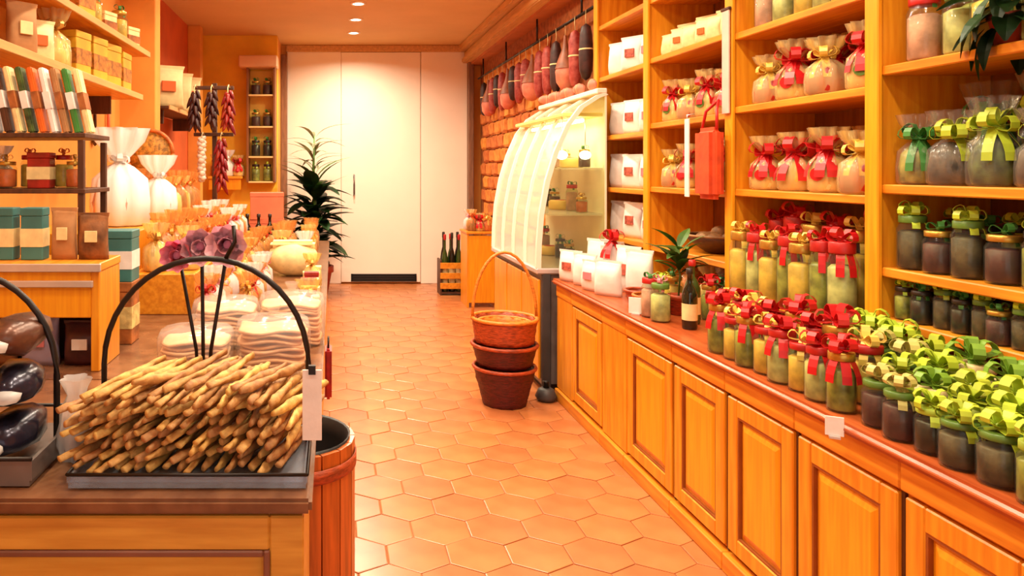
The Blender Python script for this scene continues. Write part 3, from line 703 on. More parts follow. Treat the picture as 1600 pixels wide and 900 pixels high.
link('glass_shelf', box_mesh((gx0+.09, gx1-.013, gy0+.05, gy1-.05, 1.19, 1.202)), CASEG, case)
link('glass_shelf', box_mesh((gx0+.17, gx1-.013, gy0+.05, gy1-.05, 1.50, 1.512)), CASEG, case)
link('lamp_tube', tube_mesh([(gx1-.14, gy0+.08, 1.835), (gx1-.14, gy1-.08, 1.835)], .014, 10), TUBEG, case)
for i in range(2): link('case_lamp', ico_mesh(.04, 2, (1, 1, .8)), TUBEG, case, (gx1-.1-i*.16, gy0+.14, 1.60))
for i in range(2): link('lamp_stem', tube_mesh([(gx1-.1-i*.16, gy0+.14, 1.63), (gx1-.1-i*.16, gy0+.14, 1.86)], .004), CHROME, case)
ld = bpy.data.lights.new('case_light', 'AREA'); ld.shape = 'RECTANGLE'; ld.size = .05; ld.size_y = 1.2; ld.energy = 4; ld.color = (1, .93, .8)
lo = link('case_light', ld, None, case, (gx1-.14, (gy0+gy1)/2, 1.815))
CHS = mat('cheese_yellow', (242, 206, 110), .5, .1, 10)
for i in range(6):
    for lv, z in enumerate((.84, 1.202, 1.512)):
        y = gy0+.17+i*.205
        if (i+lv) % 3 == 0:
            t = thing('cheese_wheel', f'yellow cheese wheel, {ORD[i]} from camera on {("floor","lower shelf","upper shelf")[lv]} of the glass case', 'cheese', (1.68+.02*lv, y, z+.001), random.uniform(0, 6), 'food inside the glass case')
            link('cheese', lathe_mesh([(.07, 0), (.085, .008), (.085, .06), (.07, .07)], 20), CHS, t); link('paper_label', lathe_mesh([(.045, .0702), (.045, .072)], 16), RED, t)
        else:
            k = ['limejar_c', 'honeyjar', 'darkjar_c', 'palejar_c', 'darkjar_a'][(i*2+lv) % 5]
            dd = {**LJ, **DJ, **PJ, 'honeyjar': 'orange jar with gold lid'}[k]
            place(k, (1.70+.02*lv, y, z), f'{dd}, {ORD[i]} from the camera, {("floor","lower shelf","upper shelf")[lv]} of glass case', 'food inside the glass case', None, .9)

# ================================================================== HANGING HAMS AND SALAMI
rail = thing('hanging_rail', 'dark metal rail under the soffit holding salami', 'rail', (1.86, 7.2, 2.66))
link('bar', tube_mesh([(0, -1.95, 0), (0, 2.2, 0)], .012), BWIRE, rail)
for k in range(4): link('bracket', tube_mesh([(0, -1.7+k*1.2, 0), (0, -1.7+k*1.2, .21)], .009), BWIRE, rail)
SAL = mat('salami_red', (136, 30, 26), .55, .3, 25, rgb2=(176, 78, 66)); SALD = mat('salami_dark', (66, 26, 20), .55, .3, 25); HAM = mat('ham_pink', (226, 142, 112), .55, .2, 9, rgb2=(204, 100, 78)); HAMS = mat('ham_skin', (150, 78, 38), .5, .2, 9)
sal_me = [lathe_mesh([(.006, 0), (.03, -.02), (.042, -.08), (.044, -.22), (.04, -.32), (.026, -.37), (.005, -.385)], 12, rfun=lambda a, z: 1+.05*math.sin(z*70+a*2)) for _ in range(2)]
sal_me[0].materials.append(SAL); sal_me[1].materials.append(SALD)
str_me = tube_mesh([(0, 0, 0), (.004, 0, .05), (0, 0, .1)], .003, 5); str_me.materials.append(CREAM)
net_me = lathe_mesh([(.0455, -.17), (.047, -.175), (.0455, -.18)], 12, cap=False); net_me.materials.append(CREAM)
ham_me = lathe_mesh([(.012, 0), (.02, -.08), (.032, -.14), (.075, -.25), (.10, -.36), (.09, -.46), (.05, -.52), (.01, -.535)], 16, rfun=lambda a, z: 1+.18*math.cos(a)); ham_me.materials.append(HAM)
hsk_me = lathe_mesh([(.014, .002), (.0225, -.08), (.035, -.14), (.079, -.25), (.102, -.33)], 16, rfun=lambda a, z: 1+.18*math.cos(a), cap=False); hsk_me.materials.append(HAMS)
for i in range(16):
    y = 5.35+i*.24
    if i % 4 == 2:
        t = thing('hanging_ham', f'pink dry-cured ham with brown skin hanging from the rail, {ORD[i//4]} from the camera', 'ham', (1.84, y, 2.56), random.uniform(0, 6), 'hams on the rail', (.85, .85, .8))
        link('meat', ham_me, None, t); link('skin', hsk_me, None, t); link('string', str_me, None, t)
    else:
        dk_ = i % 3 == 0
        t = thing('salami', f'{"dark" if dk_ else "red"} salami hanging by string from the rail, place {ORD[i]} from the camera', 'salami', (1.84, y, 2.56), random.uniform(0, 6), 'salami on the rail', (1.1, 1.1, random.uniform(.9, 1.15)))
        link('casing', sal_me[1 if dk_ else 0], None, t); link('string', str_me, None, t, scale=(1, 1, .95)); link('band', net_me, None, t)
# pale hams lying on the case roof
for i in range(5):
    t = thing('boned_ham', f'pale pink boned ham lying on the glass case roof, {ORD[i]} from the camera', 'ham', (1.79, 5.08+i*.27, 2.046), .3*i, 'boned hams on the case roof', .72)
    link('meat', shift(ico_mesh(.1, 2, (.35, 1.0, .55), .03, i), (0, 0, .055)), HAM, t)
    link('netting', tube_mesh([(.037*math.cos(2*PI*k/16), 0, .055+.057*math.sin(2*PI*k/16)) for k in range(17)], .002, 4), CREAM, t)

# ================================================================== STACKED BASKETS ON THE FLOOR
bkx, bky = 1.10, 4.72
woven_basket('stacked_basket', 'dark red wicker basket at the bottom of the floor stack', (bkx, bky, 0), .135, .195, .24, WICKD, WICKR, None, 'stacked floor baskets')
woven_basket('stacked_basket', 'red-brown wicker basket in the middle of the floor stack', (bkx, bky, .24+.014), .17, .205, .13, WICKD, WICKR, None, 'stacked floor baskets', bands=3)
woven_basket('stacked_basket', 'orange wicker basket with tall arched handle on top of the floor stack', (bkx, bky, .40), .185, .205, .15, WICKR, WICKO, .42, 'stacked floor baskets', bands=3)
woven_basket('stacked_basket_liner', 'light orange shallow tray basket inside the topmost floor basket', (bkx, bky, .425), .15, .165, .10, WICKO, WICKO, None, None, bands=2)
fp = thing('floor_pot', 'dark grey flat pot on the floor beside the stacked baskets', 'pot', (1.385, 4.78, 0))
link('pot_body', lathe_mesh([(.02, 0), (.055, .002), (.07, .03), (.05, .075), (.03, .085), (.01, .085)], 18), DGREY, fp); link('neck', lathe_mesh([(.02, .085), (.018, .12), (.024, .125)], 14), BLACK, fp)

# ================================================================== FAR RIGHT FLOOR DISPLAY BY THE DOOR
ds = thing('display_stand', 'honey wood floor stand between the glass case and the white door', 'stand', (1.62, 8.2, 0))
for sx in (-.15, .15): link('side_panel', box_mesh((sx-.01, sx+.01, -.2, .2, 0, .80)), WOOD, ds)
link('front_panel', box_mesh((-.14, .14, -.2, -.18, .05, .78), bevel=.004), WOODP, ds); link('top_board', box_mesh((-.17, .17, -.22, .22, .80, .825), bevel=.004), WOODH, ds)
for i, k in enumerate(['bag_amber_b', 'bag_red_b', 'bag_amber_d', 'bag_amber_e', 'box_red']):
    dsc = ['brown biscuit bag with orange bow', 'yellow bag with red bow', 'orange sweets bag with yellow bow', 'pink sweets bag with pink bow', 'dark red carton with cream band'][i]
    place(k, (1.53+(i % 3)*.085, 8.10+(i//3)*.16, .825), f'{dsc} on the wooden floor stand near the door', 'goods on the floor stand', None, .85)
cr = thing('bottle_crate', 'narrow wooden crate of bottles on the floor at the white door', 'crate', (1.43, 8.9, 0))
for sx in (-.14, .14): link('side_panel', box_mesh((sx-.01, sx+.01, -.13, .13, 0, .42)), WOODD, cr)
link('bottom', box_mesh((-.13, .13, -.13, .13, .02, .04)), WOODD, cr)
for z in (.08, .2, .32): link('slat', box_mesh((-.15, .15, -.145, -.13, z, z+.07), bevel=.003), WOODH, cr)
for i in range(3):
    for j in range(2):
        k = 'dark_bottle' if (i+j) % 2 else 'green_bottle'
        place(k, (1.345+i*.085, 8.84+j*.11, .04), f'{"dark" if (i+j) % 2 else "green"} tall bottle in the crate by the door, {ORD[i]} from left, ' + ('front row' if j == 0 else 'back row'), 'bottles in the crate', 0, (1, 1, 2.2))

# ================================================================== LEFT COUNTER
lc = thing('front_counter', 'ochre panelled end of the left counter with brown top, nearest the camera', 'counter', (0, 0, 0))
LY = 1.59; LX = -.045
link('body', box_mesh((-1.61, LX-.02, LY+.03, 2.04, 0, .752)), OCHRE, lc)
def frame_panel(x0, x1, z0, z1, y, f, parent):
    d = link('panel_frame', box_mesh((x0, x0+f, y, y+.02, z0, z1), (x1-f, x1, y, y+.02, z0, z1), (x0+f, x1-f, y, y+.02, z0, z0+f), (x0+f, x1-f, y, y+.02, z1-f, z1), bevel=.004), OCHRE, parent)
    a0, a1, b0, b1 = x0+f-.001, x1-f+.001, z0+f-.001, z1-f+.001
    bm = bmesh.new()
    def rect(i, yy): return [bm.verts.new((px, yy, pz)) for px, pz in ((a0+i, b0+i), (a1-i, b0+i), (a1-i, b1-i), (a0+i, b1-i))]
    rs = [rect(0, y+.003), rect(.014, y+.014), rect(.022, y+.014)]
    for p, q in zip(rs, rs[1:]):
        for i in range(4): bm.faces.new((p[i], p[(i+1) % 4], q[(i+1) % 4], q[i]))
    bm.faces.new(rs[-1])
    m_ = .014
    link('moulding', box_mesh((a0, a0+m_, y-.004, y+.016, b0, b1), (a1-m_, a1, y-.004, y+.016, b0, b1), (a0+m_, a1-m_, y-.004, y+.016, b0, b0+m_), (a0+m_, a1-m_, y-.004, y+.016, b1-m_, b1), bevel=.003), mat('plum_brown_moulding', (136, 86, 66), .45, .15, 6), d)
    link('inset_panel', tomesh(bm, 'm'), mat('ochre_panel', (220, 172, 70), .45, .12, 5, (.8, 8, 8), rgb2=(204, 150, 52)), d)
frame_panel(-.86, LX-.018, .06, .745, LY+.012, .075, lc); frame_panel(-1.61, -.87, .06, .745, LY+.012, .075, lc)
link('plinth', box_mesh((-1.61, LX-.03, LY+.02, 2.04, 0, .06)), WOODD, lc)
link('counter_top', box_mesh((-1.61, LX, LY, 2.055, .753, CT), bevel=.008, seg=2), BROWNTOP, lc)
rc = thing('left_counter', 'long honey wood counter along the left side of the aisle', 'counter', (0, 0, 0))
link('body', box_mesh((-1.6, -.07, 2.52, 7.38, .06, .752)), WOOD, rc)
link('plinth', box_mesh((-1.6, -.09, 2.54, 7.36, 0, .06)), WOODD, rc)
for i in range(8): link('side_panel', box_mesh((-.07, -.055, 2.55+i*.605, 3.12+i*.605, .09, .73), bevel=.006), WOODP, rc)
link('counter_top', box_mesh((-1.61, -.035, 2.50, 7.4, .753, CT), bevel=.008, seg=2), BROWNTOP, rc)
link('counter_top', box_mesh((-1.61, -.37, 2.0565, 2.499, .753, CT)), BROWNTOP, rc)
link('body', box_mesh((-1.6, -.38, 2.06, 2.5, 0, .752)), WOOD, rc)
# wooden bin with black liner
bn = thing('waste_bin', 'round honey wood bin with black liner at the counter corner', 'bin', (-.13, 2.275, 0))
bin_w = mat('orange_bin_wood', (204, 102, 34), .4, .2, 5, (9, 9, .7), coat=.2)
for i in range(18):
    a0 = 2*PI*i/18; bm = bmesh.new()
    pts = []
    for a in (a0+.012, a0+2*PI/18-.012):
        for r in (.198, .182): pts.append((r*math.cos(a), r*math.sin(a)))
    vb = [bm.verts.new((p[0], p[1], 0.0)) for p in pts]; vt = [bm.verts.new((p[0], p[1], .68)) for p in pts]
    for q in ((0, 1, 3, 2),): bm.faces.new([vb[k] for k in q]); bm.faces.new([vt[k] for k in q])
    for p, q in ((0, 1), (1, 3), (3, 2), (2, 0)): bm.faces.new((vb[p], vb[q], vt[q], vt[p]))
    link('stave', tomesh(bm, 'm'), bin_w, bn)
link('hoop', lathe_mesh([(.200, .60), (.203, .60), (.203, .64), (.200, .64)], 36, cap=False), WICKR, bn)
link('liner', lathe_mesh([(.14, .25), (.165, .26), (.178, .66), (.184, .69), (.176, .685), (.165, .64), (.155, .27)], 30), BLACK, bn)

# ---- breadstick basket
bx0, by0 = -.325, 1.83
GRI = mat('breadstick_crust', (220, 172, 98), .65, .3, 30, bump=.5, rnd=.26, rgb2=(168, 116, 60))
bsk = thing('wire_basket', 'black wire basket with arched handle heaped with breadsticks', 'basket', (bx0, by0, CT))
link('tray', box_mesh((-.265, .265, -.19, .19, .004, .016), (-.268, -.26, -.19, .19, .016, .03), (.26, .268, -.19, .19, .016, .03), (-.26, .26, -.19, -.184, .016, .03), (-.26, .26, .184, .19, .016, .03)), clear('clear_tray', (225, 232, 240), .25, .08, (200, 206, 220)), bsk)
link('arch_handle', tube_mesh([(-.262+.0*i, .06, .016) for i in (0,)]+[(.262*-math.cos(PI*i/20), .06, .016+.2+.27*math.sin(PI*i/20)) for i in range(21)]+[(.262, .06, .016)], .0075, 8), BWIRE, bsk)
for yy in (-.19, .19): link('base_wire', tube_mesh([(-.268, yy, .034), (.268, yy, .034)], .004), BWIRE, bsk)
for xx in (-.268, .268): link('side_wire', tube_mesh([(xx, -.19, .034), (xx, .19, .034)], .004), BWIRE, bsk)
link('tie', tube_mesh([(.05, .06, .485), (.075, .05, .53), (.07, .06, .57)], .006), BWIRE, bsk)
def stick_mesh(seed):
    rg = random.Random(seed); bm = bmesh.new(); n = 9; L_ = .30; rings = []
    for i in range(n):
        t = i/(n-1); r = .0098*(.75 if i in (0, n-1) else 1)*(1+rg.uniform(-.08, .08))
        tw = t*5; cx = rg.uniform(-.002, .002); cz = rg.uniform(-.002, .002)
        rings.append([bm.verts.new((cx+r*(1.25*math.cos(2*PI*k/8)*math.cos(tw)-.8*math.sin(2*PI*k/8)*math.sin(tw)), -L_/2+L_*t, cz+r*(1.25*math.cos(2*PI*k/8)*math.sin(tw)+.8*math.sin(2*PI*k/8)*math.cos(tw)))) for k in range(8)])
    for a, b in zip(rings, rings[1:]):
        for k in range(8): bm.faces.new((a[k], a[(k+1) % 8], b[(k+1) % 8], b[k]))
    bm.faces.new(rings[0][::-1]); bm.faces.new(rings[-1])
    me = tomesh(bm, 'breadstick', True); me.materials.append(GRI); return me
sticks = [stick_mesh(k) for k in range(6)]
for lv in range(8):
    z = CT+.034+lv*.0248; half = .245-max(0, lv-5)*.035+min(lv, 5)*.004
    n = int(half*2/.0285)
    for i in range(n):
        x = -half+(i+.5)*2*half/n
        ang = .30+random.uniform(-.035, .035)+(.10 if lv % 2 else -.10)
        o = link('breadstick', sticks[(i*3+lv) % 6], None, None, (bx0+x, by0-.01+random.uniform(-.025, .02), z+random.uniform(-.003, .003)), (random.uniform(-.06, .06)-.1*(lv > 6), random.uniform(0, 6), -ang), (1, random.uniform(.9, 1.05), 1))
        tag(o, 'golden brown twisted breadstick in the heaped wire basket', 'breadstick', 'breadsticks in the wire basket')
tg = thing('price_tag', 'white price tag hanging at the right end of the breadstick basket', 'tag', (bx0+.278, by0-.16, CT+.10), .0)
link('card', box_mesh((-.022, .022, -.002, .002, 0, .16), bevel=.001), PAPERW, tg); link('clip', box_mesh((-.008, .008, -.006, .006, .15, .17)), BWIRE, tg)
# ---- pink flower picks
PETAL = mat('pink_petal', (255, 206, 220), .6, .15, 20, rnd=.1); PETALR = mat('rose_petal', (250, 150, 176), .6, .15, 20)
pf = thing('flower_bunch', 'bunch of pink artificial flowers on dark stems behind the breadsticks', 'flowers', (-.37, 2.10, CT))
link('holder', lathe_mesh([(.03, 0), (.04, .005), (.035, .12), (.03, .12), (.025, .02)], 16), WOODD, pf)
pet = leaf_mesh(.055, .045, -.5)
for k, (fx, fz, m, s) in enumerate([(.0, .50, PETAL, 1.15), (.075, .505, PETAL, 1.3), (-.065, .475, PETALR, 1.0)]):
    link('stem', tube_mesh([(fx*.15, 0, .02), (fx*.3, 0, .2), (fx, -.02, fz)], .0055, 6), BWIRE, pf)
    fb = link('blossom', ico_mesh(.022, 1), PETALR, pf, (fx, -.03, fz))
    me = pet.copy(); me.materials.clear(); me.materials.append(m)
    for ring_, cnt in ((0, 9), (1, 6)):
        for i in range(cnt):
            a = 2*PI*i/cnt+ring_*.3
            o = link('petal', me, None, fb)
            o.matrix_local = Matrix.Rotation(PI/2, 4, 'X') @ Matrix.Rotation(a, 4, 'Z') @ Matrix.Rotation(-.25-.5*ring_, 4, 'Y') @ Matrix.Scale(s*(1-.2*ring_), 4)
# ---- second basket at the left edge
b2x = -.93
bs2 = thing('wire_basket', 'black wire basket with dark wrapped parcels at the left frame edge', 'basket', (b2x, 1.84, CT))
link('tray', box_mesh((-.25, .25, -.19, .19, .004, .016), (-.255, -.247, -.19, .19, .016, .06), (.247, .255, -.19, .19, .016, .06), (-.247, .247, -.19, -.184, .016, .06)), GREY, bs2)
link('arch_handle', tube_mesh([(-.24, 0, .016)]+[(-.24*math.cos(PI*i/20), 0, .2+.26*math.sin(PI*i/20)) for i in range(21)]+[(.24, 0, .016)], .0085, 8), BWIRE, bs2)
for yy in (-.19, .19): link('base_wire', tube_mesh([(-.255, yy, .065), (.255, yy, .065)], .005), BWIRE, bs2)
DFOIL = mat('dark_foil', (52, 48, 66), .22, .35, 9, metal=.5, bump=.6, rgb2=(24, 22, 30)); BFOIL = mat('brown_foil', (112, 72, 56), .3, .3, 9, metal=.3, bump=.6); 
i = 0
for lv in range(3):
    for j in range(3):
        m = DFOIL if lv < 2 else BFOIL
        t = thing('foil_parcel', f'{"dark" if lv < 2 else "brown"} foil parcel in the left edge basket, {("bottom","middle","top")[lv]} layer, {ORD[j]} from left', 'parcel', (b2x-.15+j*.15, 1.81+.012*lv, CT+.026+lv*.114), random.uniform(-.2, .2), 'foil parcels in the left basket')
        link('parcel_body', shift(ico_mesh(.075, 2, (.86, 1.7, .66), .10, i), (0, 0, .051)), m, t)
        link('twist_end', shift(ico_mesh(.03, 1, (1.3, .8, .6), .2, i), (.0, -.135, .05)), CELLOW, t); i += 1
# crumpled clear bag between the two baskets
t = thing('clear_bag', 'crumpled clear bag between the breadsticks and the left basket', 'bag', (-.635, 1.82, CT))
link('wrap', lathe_mesh([(.03, 0), (.045, .04), (.035, .12), (.02, .16), (.035, .2)], 18, rfun=lambda a, z: 1+.2*math.cos(5*a+z*30), cap=False), CELLOW, t); link('contents', lathe_mesh([(.02, .003), (.035, .03), (.03, .1), (.01, .12)], 12), DMATS['tan'], t)

# ---- shallow glass-fronted hutch on the left counter
ht = thing('counter_hutch', 'orange wooden hutch with white edged top on the left counter', 'hutch', (0, 2.6, CT))
hx0, hx1, hh = -1.58, -.825, .384
link('side_board', box_mesh((hx1-.03, hx1, 0, .25, 0, hh-.03), bevel=.003), WOOD, ht); link('side_board', box_mesh((hx0, hx0+.03, 0, .25, 0, hh-.03)), WOOD, ht)
link('back_board', box_mesh((hx0+.03, hx1-.03, .235, .25, 0, hh-.03)), WOODD, ht)
link('fascia', box_mesh((hx0+.03, hx1-.03, 0, .018, .19, hh-.03), bevel=.003), WOODP, ht)
link('top_board', box_mesh((hx0, hx1+.004, -.004, .25, hh-.03, hh), bevel=.003), WOODH, ht)
link('white_edging', box_mesh((hx0, hx1+.008, -.014, -.004, hh-.03, hh-.002), bevel=.002), CHROME, ht); link('white_edging', box_mesh((hx0+.03, hx1-.02, -.012, 0, hh-.085, hh-.062), bevel=.002), CHROME, ht)
for j in range(4):
    k = ['pk_plum', 'pk_brown', 'pk_lilac', 'pk_plum'][j]
    place(k, (-1.38+j*.155, 2.70, CT), f'{("plum","brown","lilac","plum")[j]} soft packet inside the counter hutch, {ORD[j]} from left', 'packets inside the hutch', 0, (1, 1, .95))
top = CT+hh
for j, (k, dsc) in enumerate([('darkjar_a', 'dark jar with green bow'), ('pk_kraft', 'kraft paper packet'), ('box_teal', 'teal carton with cream band'), ('box_teal', 'teal carton with cream band'), ('pk_kraft', 'kraft paper packet'), ('pk_brown', 'brown packet with cream label')]):
    place(k, (-1.42+j*.108, 2.71, top), f'{dsc} on top of the counter hutch, {ORD[j]} from left', 'goods on the hutch', 0, (.8, .8, .95))
# ---- two-tier rack behind the hutch
rk_ = thing('tier_rack', 'dark two-tier rack behind the counter hutch by the left wall', 'rack', (0, 2.88, CT))
rx0, rx1 = -1.6, -.97
for xx in (rx0+.02, rx1-.02):
    for yy in (.02, .30): link('post', box_mesh((xx-.012, xx+.012, yy-.012, yy+.012, 0, .83), bevel=.002), WOODD, rk_)
for z in (.32, .62, .84): link('tier_board', box_mesh((rx0, rx1, 0, .32, z, z+.018), bevel=.002), WOODD, rk_)
# z of boards: 1.124, 1.424, 1.644
for j, (k, dsc) in enumerate([('pk_white', 'plain white packet'), ('bag_white', 'milky white bag'), ('honeyjar', 'orange jar with gold lid'), ('yellowjar', 'yellow jar with red lid'), ('box_red', 'dark red carton'), ('yellowjar', 'yellow jar with red lid'), ('honeyjar', 'orange jar with gold lid')]):
    place(k, (-1.46+j*.07, 2.98+(j % 2)*.06, CT+.638), f'{dsc} on the middle tier of the dark rack, {ORD[j]} from left', 'goods on the middle tier', 0, ((1.1, 1.1, .85) if j == 0 else (.8, .8, .58)) if j < 2 else .9)
slab_c = [('white', WHITER), ('brown', WOODD), ('cream', CREAM), ('green', DMATS['green']), ('orange', ORR), ('white', PAPERW), ('brown', DMATS['kraft']), ('green', GREENR), ('cream', CREAM)]
for j, (nm, m) in enumerate(slab_c):
    t = thing('long_packet', f'{nm} long pasta packet leaning on the top tier of the dark rack, {ORD[j]} from left', 'packet', (-1.33+j*.042, 2.93+.012*j, CT+.8615), 0, 'leaning packets on the top tier', None, (0, -.22, 0))
    link('sleeve', box_mesh((-.012, .012, -.03, .03, 0, .27), bevel=.005, seg=2), m, t); link('paper_label', box_mesh((-.0135, .0135, -.0315, .0315, .1, .17)), PAPERW if j % 2 else DMATS['amber'], t)
for j, (k, dsc) in enumerate([('bag_amber_e', 'pink sweets bag'), ('pk_lilac', 'lilac packet'), ('box_blue', 'blue carton')]):
    place(k, (-1.55+j*.06, 3.06-.07*j, CT+.858), f'{dsc} at the left of the dark rack top tier', 'goods on the top tier', 0, .85)
# ---- stepped riser along the left wall
rz_ = thing('stepped_riser', 'two-step wooden riser along the left wall on the counter', 'riser', (0, 0, CT))
link('high_step', box_mesh((-1.6, -1.0, 3.62, 6.2, 0, .40), bevel=.004), WOOD, rz_); link('low_step', box_mesh((-.998, -.68, 3.62, 6.2, 0, .2), bevel=.004), WOODH, rz_)
place('box_amber', (-.90, 3.06, CT), 'amber carton right of the hutch under the teal carton', None, 0, 1)
place('box_teal_big', (-.90, 3.06, CT+.254), 'large teal carton with white band on the amber carton', None, 0, 1)
place('bag_big_white', (-1.20, 4.15, CT+.40), 'tall white cellophane gift cone on the riser', None, 0, 1.05)
place('bag_big_white', (-1.12, 4.72, CT+.40), 'smaller white cellophane gift bag behind the tall white cone', None, .5, .78)
AB = {'bag_amber_a': 'amber biscuit bag with gold bow', 'bag_amber_b': 'brown biscuit bag with orange bow', 'bag_amber_c': 'milky cream bag with gold bow', 'bag_amber_d': 'orange sweets bag with yellow bow', 'bag_amber_e': 'milky pink bag with pink bow', 'bag_amber_f': 'tan biscuit bag with red bow'}
ak = list(AB)
GL = 'gift bags along the left counter'
row(ak, 3.65, 6.1, 14, -.90, CT+.2, AB, 'low riser step', GL, 1.0)
row(ak, 3.70, 6.1, 13, -.75, CT+.2, AB, 'low riser step front', GL, .85)
row(ak, 5.0, 6.1, 7, -1.16, CT+.4, AB, 'high riser step', GL, 1.1)
row(ak, 5.0, 6.1, 7, -1.40, CT+.4, AB, 'high riser step back', GL, 1.1)
row(ak, 3.30, 6.6, 17, -.58, CT, AB, 'counter inner row', GL, .9)
row(ak, 3.55, 4.6, 7, -.42, CT, AB, 'counter middle row', GL, .8)
row(['box_cream', 'box_red', 'box_cream', 'bag_amber_c'], 3.3, 4.7, 10, -.12, CT, {'box_cream': 'cream carton with amber band', 'box_red': 'dark red carton', 'bag_amber_c': 'milky cream bag with gold bow'}, 'left counter aisle edge', 'goods at the aisle edge', .8, rz=0)
row(ak, 5.3, 7.2, 9, -.2, CT, AB, 'far aisle edge, left counter', GL, .95)
row(ak, 5.3, 6.6, 7, -.38, CT, AB, 'far middle of left counter', GL, 1.05)
# stacks of thin pale flatbread in clear wrap on the counter behind the breadsticks
FLAT = mat('pale_flatbread', (240, 204, 164), .6, .14, 9, bump=.3, rnd=.08, rgb2=(222, 172, 126))
sheet = []
for k in range(4):
    bm = bmesh.new(); rg = random.Random(k); lathe(bm, [(.01, 0), (.145, 0), (.15, .006), (.14, .011), (.01, .012)], 28, rfun=lambda a, z: 1+.12*math.cos(4*a)*-.5+.02*math.sin(7*a+k))
    for v in bm.verts: v.co.z += .006*math.sin(v.co.x*32+k)+.006*math.sin(v.co.y*26+2*k)+.01; 
    me = tomesh(bm, 'sheet', True); me.materials.append(FLAT); sheet.append(me)
for i, (x, y, n) in enumerate([(-.50, 2.70, 6), (-.22, 2.72, 8), (-.44, 3.03, 9), (-.17, 3.06, 10)]):
    t = thing('flatbread_stack', f'clear-wrapped stack of pale flatbread behind the breadsticks, ' + ('nearer left', 'nearer right', 'farther left', 'farther right')[i], 'bread', (x, y, CT+.001), 0, 'flatbread stacks')
    for k in range(n): link('flatbread', sheet[k % 4], None, t, (random.uniform(-.006, .006), random.uniform(-.006, .006), k*.0165), (0, 0, random.uniform(-.1, .1)+PI/2*(k % 4)), (.86, .86, 1))
    h = n*.0165+.03
    link('wrap', lathe_mesh([(.132, 0), (.142, .01), (.143, h*.8), (.132, h), (.06, h+.012), (.015, h+.02), (.03, h+.05)], 40, rfun=lambda a, z: 1+.05*math.cos(4*a)*-.8+.02*math.cos(13*a+z*20), cap=False), clear('loaf_wrap', (255, 250, 244), .16, .12), t)
cb = thing('cream_sack', 'pale cream paper sack of bread on the aisle edge of the left counter', 'sack', (-.27, 4.98, CT))
link('sack_body', shift(ico_mesh(.19, 3, (.92, .7, .62), .03, 2), (0, 0, .112)), CREAM, cb); link('folded_top', box_mesh((-.15, .15, -.06, .08, .19, .235), bevel=.018, seg=2), mat('cream_yellow_paper', (252, 232, 170), .6, .1, 12, bump=.4), cb)
hbg = thing('paper_bag', 'narrow dark red bag hanging on the aisle side of the left counter', 'bag', (-.018, 3.0, .58))
link('bag_body', box_mesh((-.014, .014, -.06, .06, 0, .2), bevel=.008, seg=2), DMATS['red'], hbg); link('handle', tube_mesh([(0, -.03, .195), (0, -.02, .235), (0, .02, .235), (0, .03, .195)], .004), BWIRE, hbg)
for i in range(2):
    place('box_salmon', (-.62, 6.92, CT+i*.25), f'salmon orange carton at the far end of the left counter, {("lower","upper")[i]} of two', 'salmon cartons', .1*i, (1, 1, 1))
for i in range(4): place('dark_bottle', (-.86+i*.1, 6.55, CT), f'dark bottle before the salmon cartons, {ORD[i]} from left', 'bottles on the left counter', 0, 1)

# ---- wall shelves on the left wall
def wall_shelf(label, y0, y1, z, x1, m=None):
    t = thing('wall_shelf', label, 'shelf', (XL+.031, (y0+y1)/2, z))
    w = (y1-y0)/2
    link('board', box_mesh((0, x1-XL-.031, -w, w, -.025, 0), bevel=.003), m or WOODH, t)
    link('front_rail', box_mesh((x1-XL-.031, x1-XL-.019, -w, w, -.03, .008), bevel=.002), CORN, t)
    for yy in (-w*.8, w*.8): link('bracket', box_mesh((0, .18, yy-.012, yy+.012, -.14, -.025)), WOODD, t)
wall_shelf('wooden wall shelf of golden cartons on the left wall', 2.7, 5.0, 2.0, -1.3)
wall_shelf('upper wooden wall shelf above the golden cartons on the left wall', 2.7, 5.2, 2.32, -1.3)
row(['box_gold'], 3.80, 4.85, 6, -1.37, 2.0, 'golden yellow carton', 'left wall shelf', 'golden cartons', 1.0, rz=1.45, jit=.004)
row(['pk_kraft', 'pk_cream', 'bag_amber_c', 'pk_white'], 3.15, 3.75, 4, -1.38, 2.0, {'pk_kraft': 'kraft packet', 'pk_cream': 'cream packet', 'bag_amber_c': 'milky cream bag', 'pk_white': 'white packet'}, 'left shelf before golden cartons', 'packets on the left wall shelf', 1.2, rz=.9)
row(['pk_brown', 'pk_plum'], 2.75, 3.1, 3, -1.40, 2.0, {'pk_brown': 'brown packet', 'pk_plum': 'plum packet'}, 'near end of left wall shelf', 'packets on the left wall shelf', 1.1, rz=.9)
row(['box_green', 'box_gold', 'palejar_b', 'box_cream'], 3.9, 5.1, 8, -1.38, 2.32, {'box_green': 'green carton with yellow band', 'box_gold': 'golden carton', 'palejar_b': 'yellow jar with green ribbon', 'box_cream': 'cream carton'}, 'upper left wall shelf', 'goods on the upper left wall shelf', 1.0, rz=1.2)
row(['pk_cream', 'pk_kraft', 'pk_cream_b'], 3.2, 3.8, 4, -1.38, 2.32, {'pk_cream': 'cream packet with orange label', 'pk_kraft': 'kraft packet', 'pk_cream_b': 'plain cream packet'}, 'upper left wall shelf, near half', 'goods on the upper left wall shelf', 1.4, rz=1.0)
place('box_lilac', (-1.38, 2.86, 2.32), 'large lilac carton at the near end of the upper left shelf', None, 1.3, 1.1)
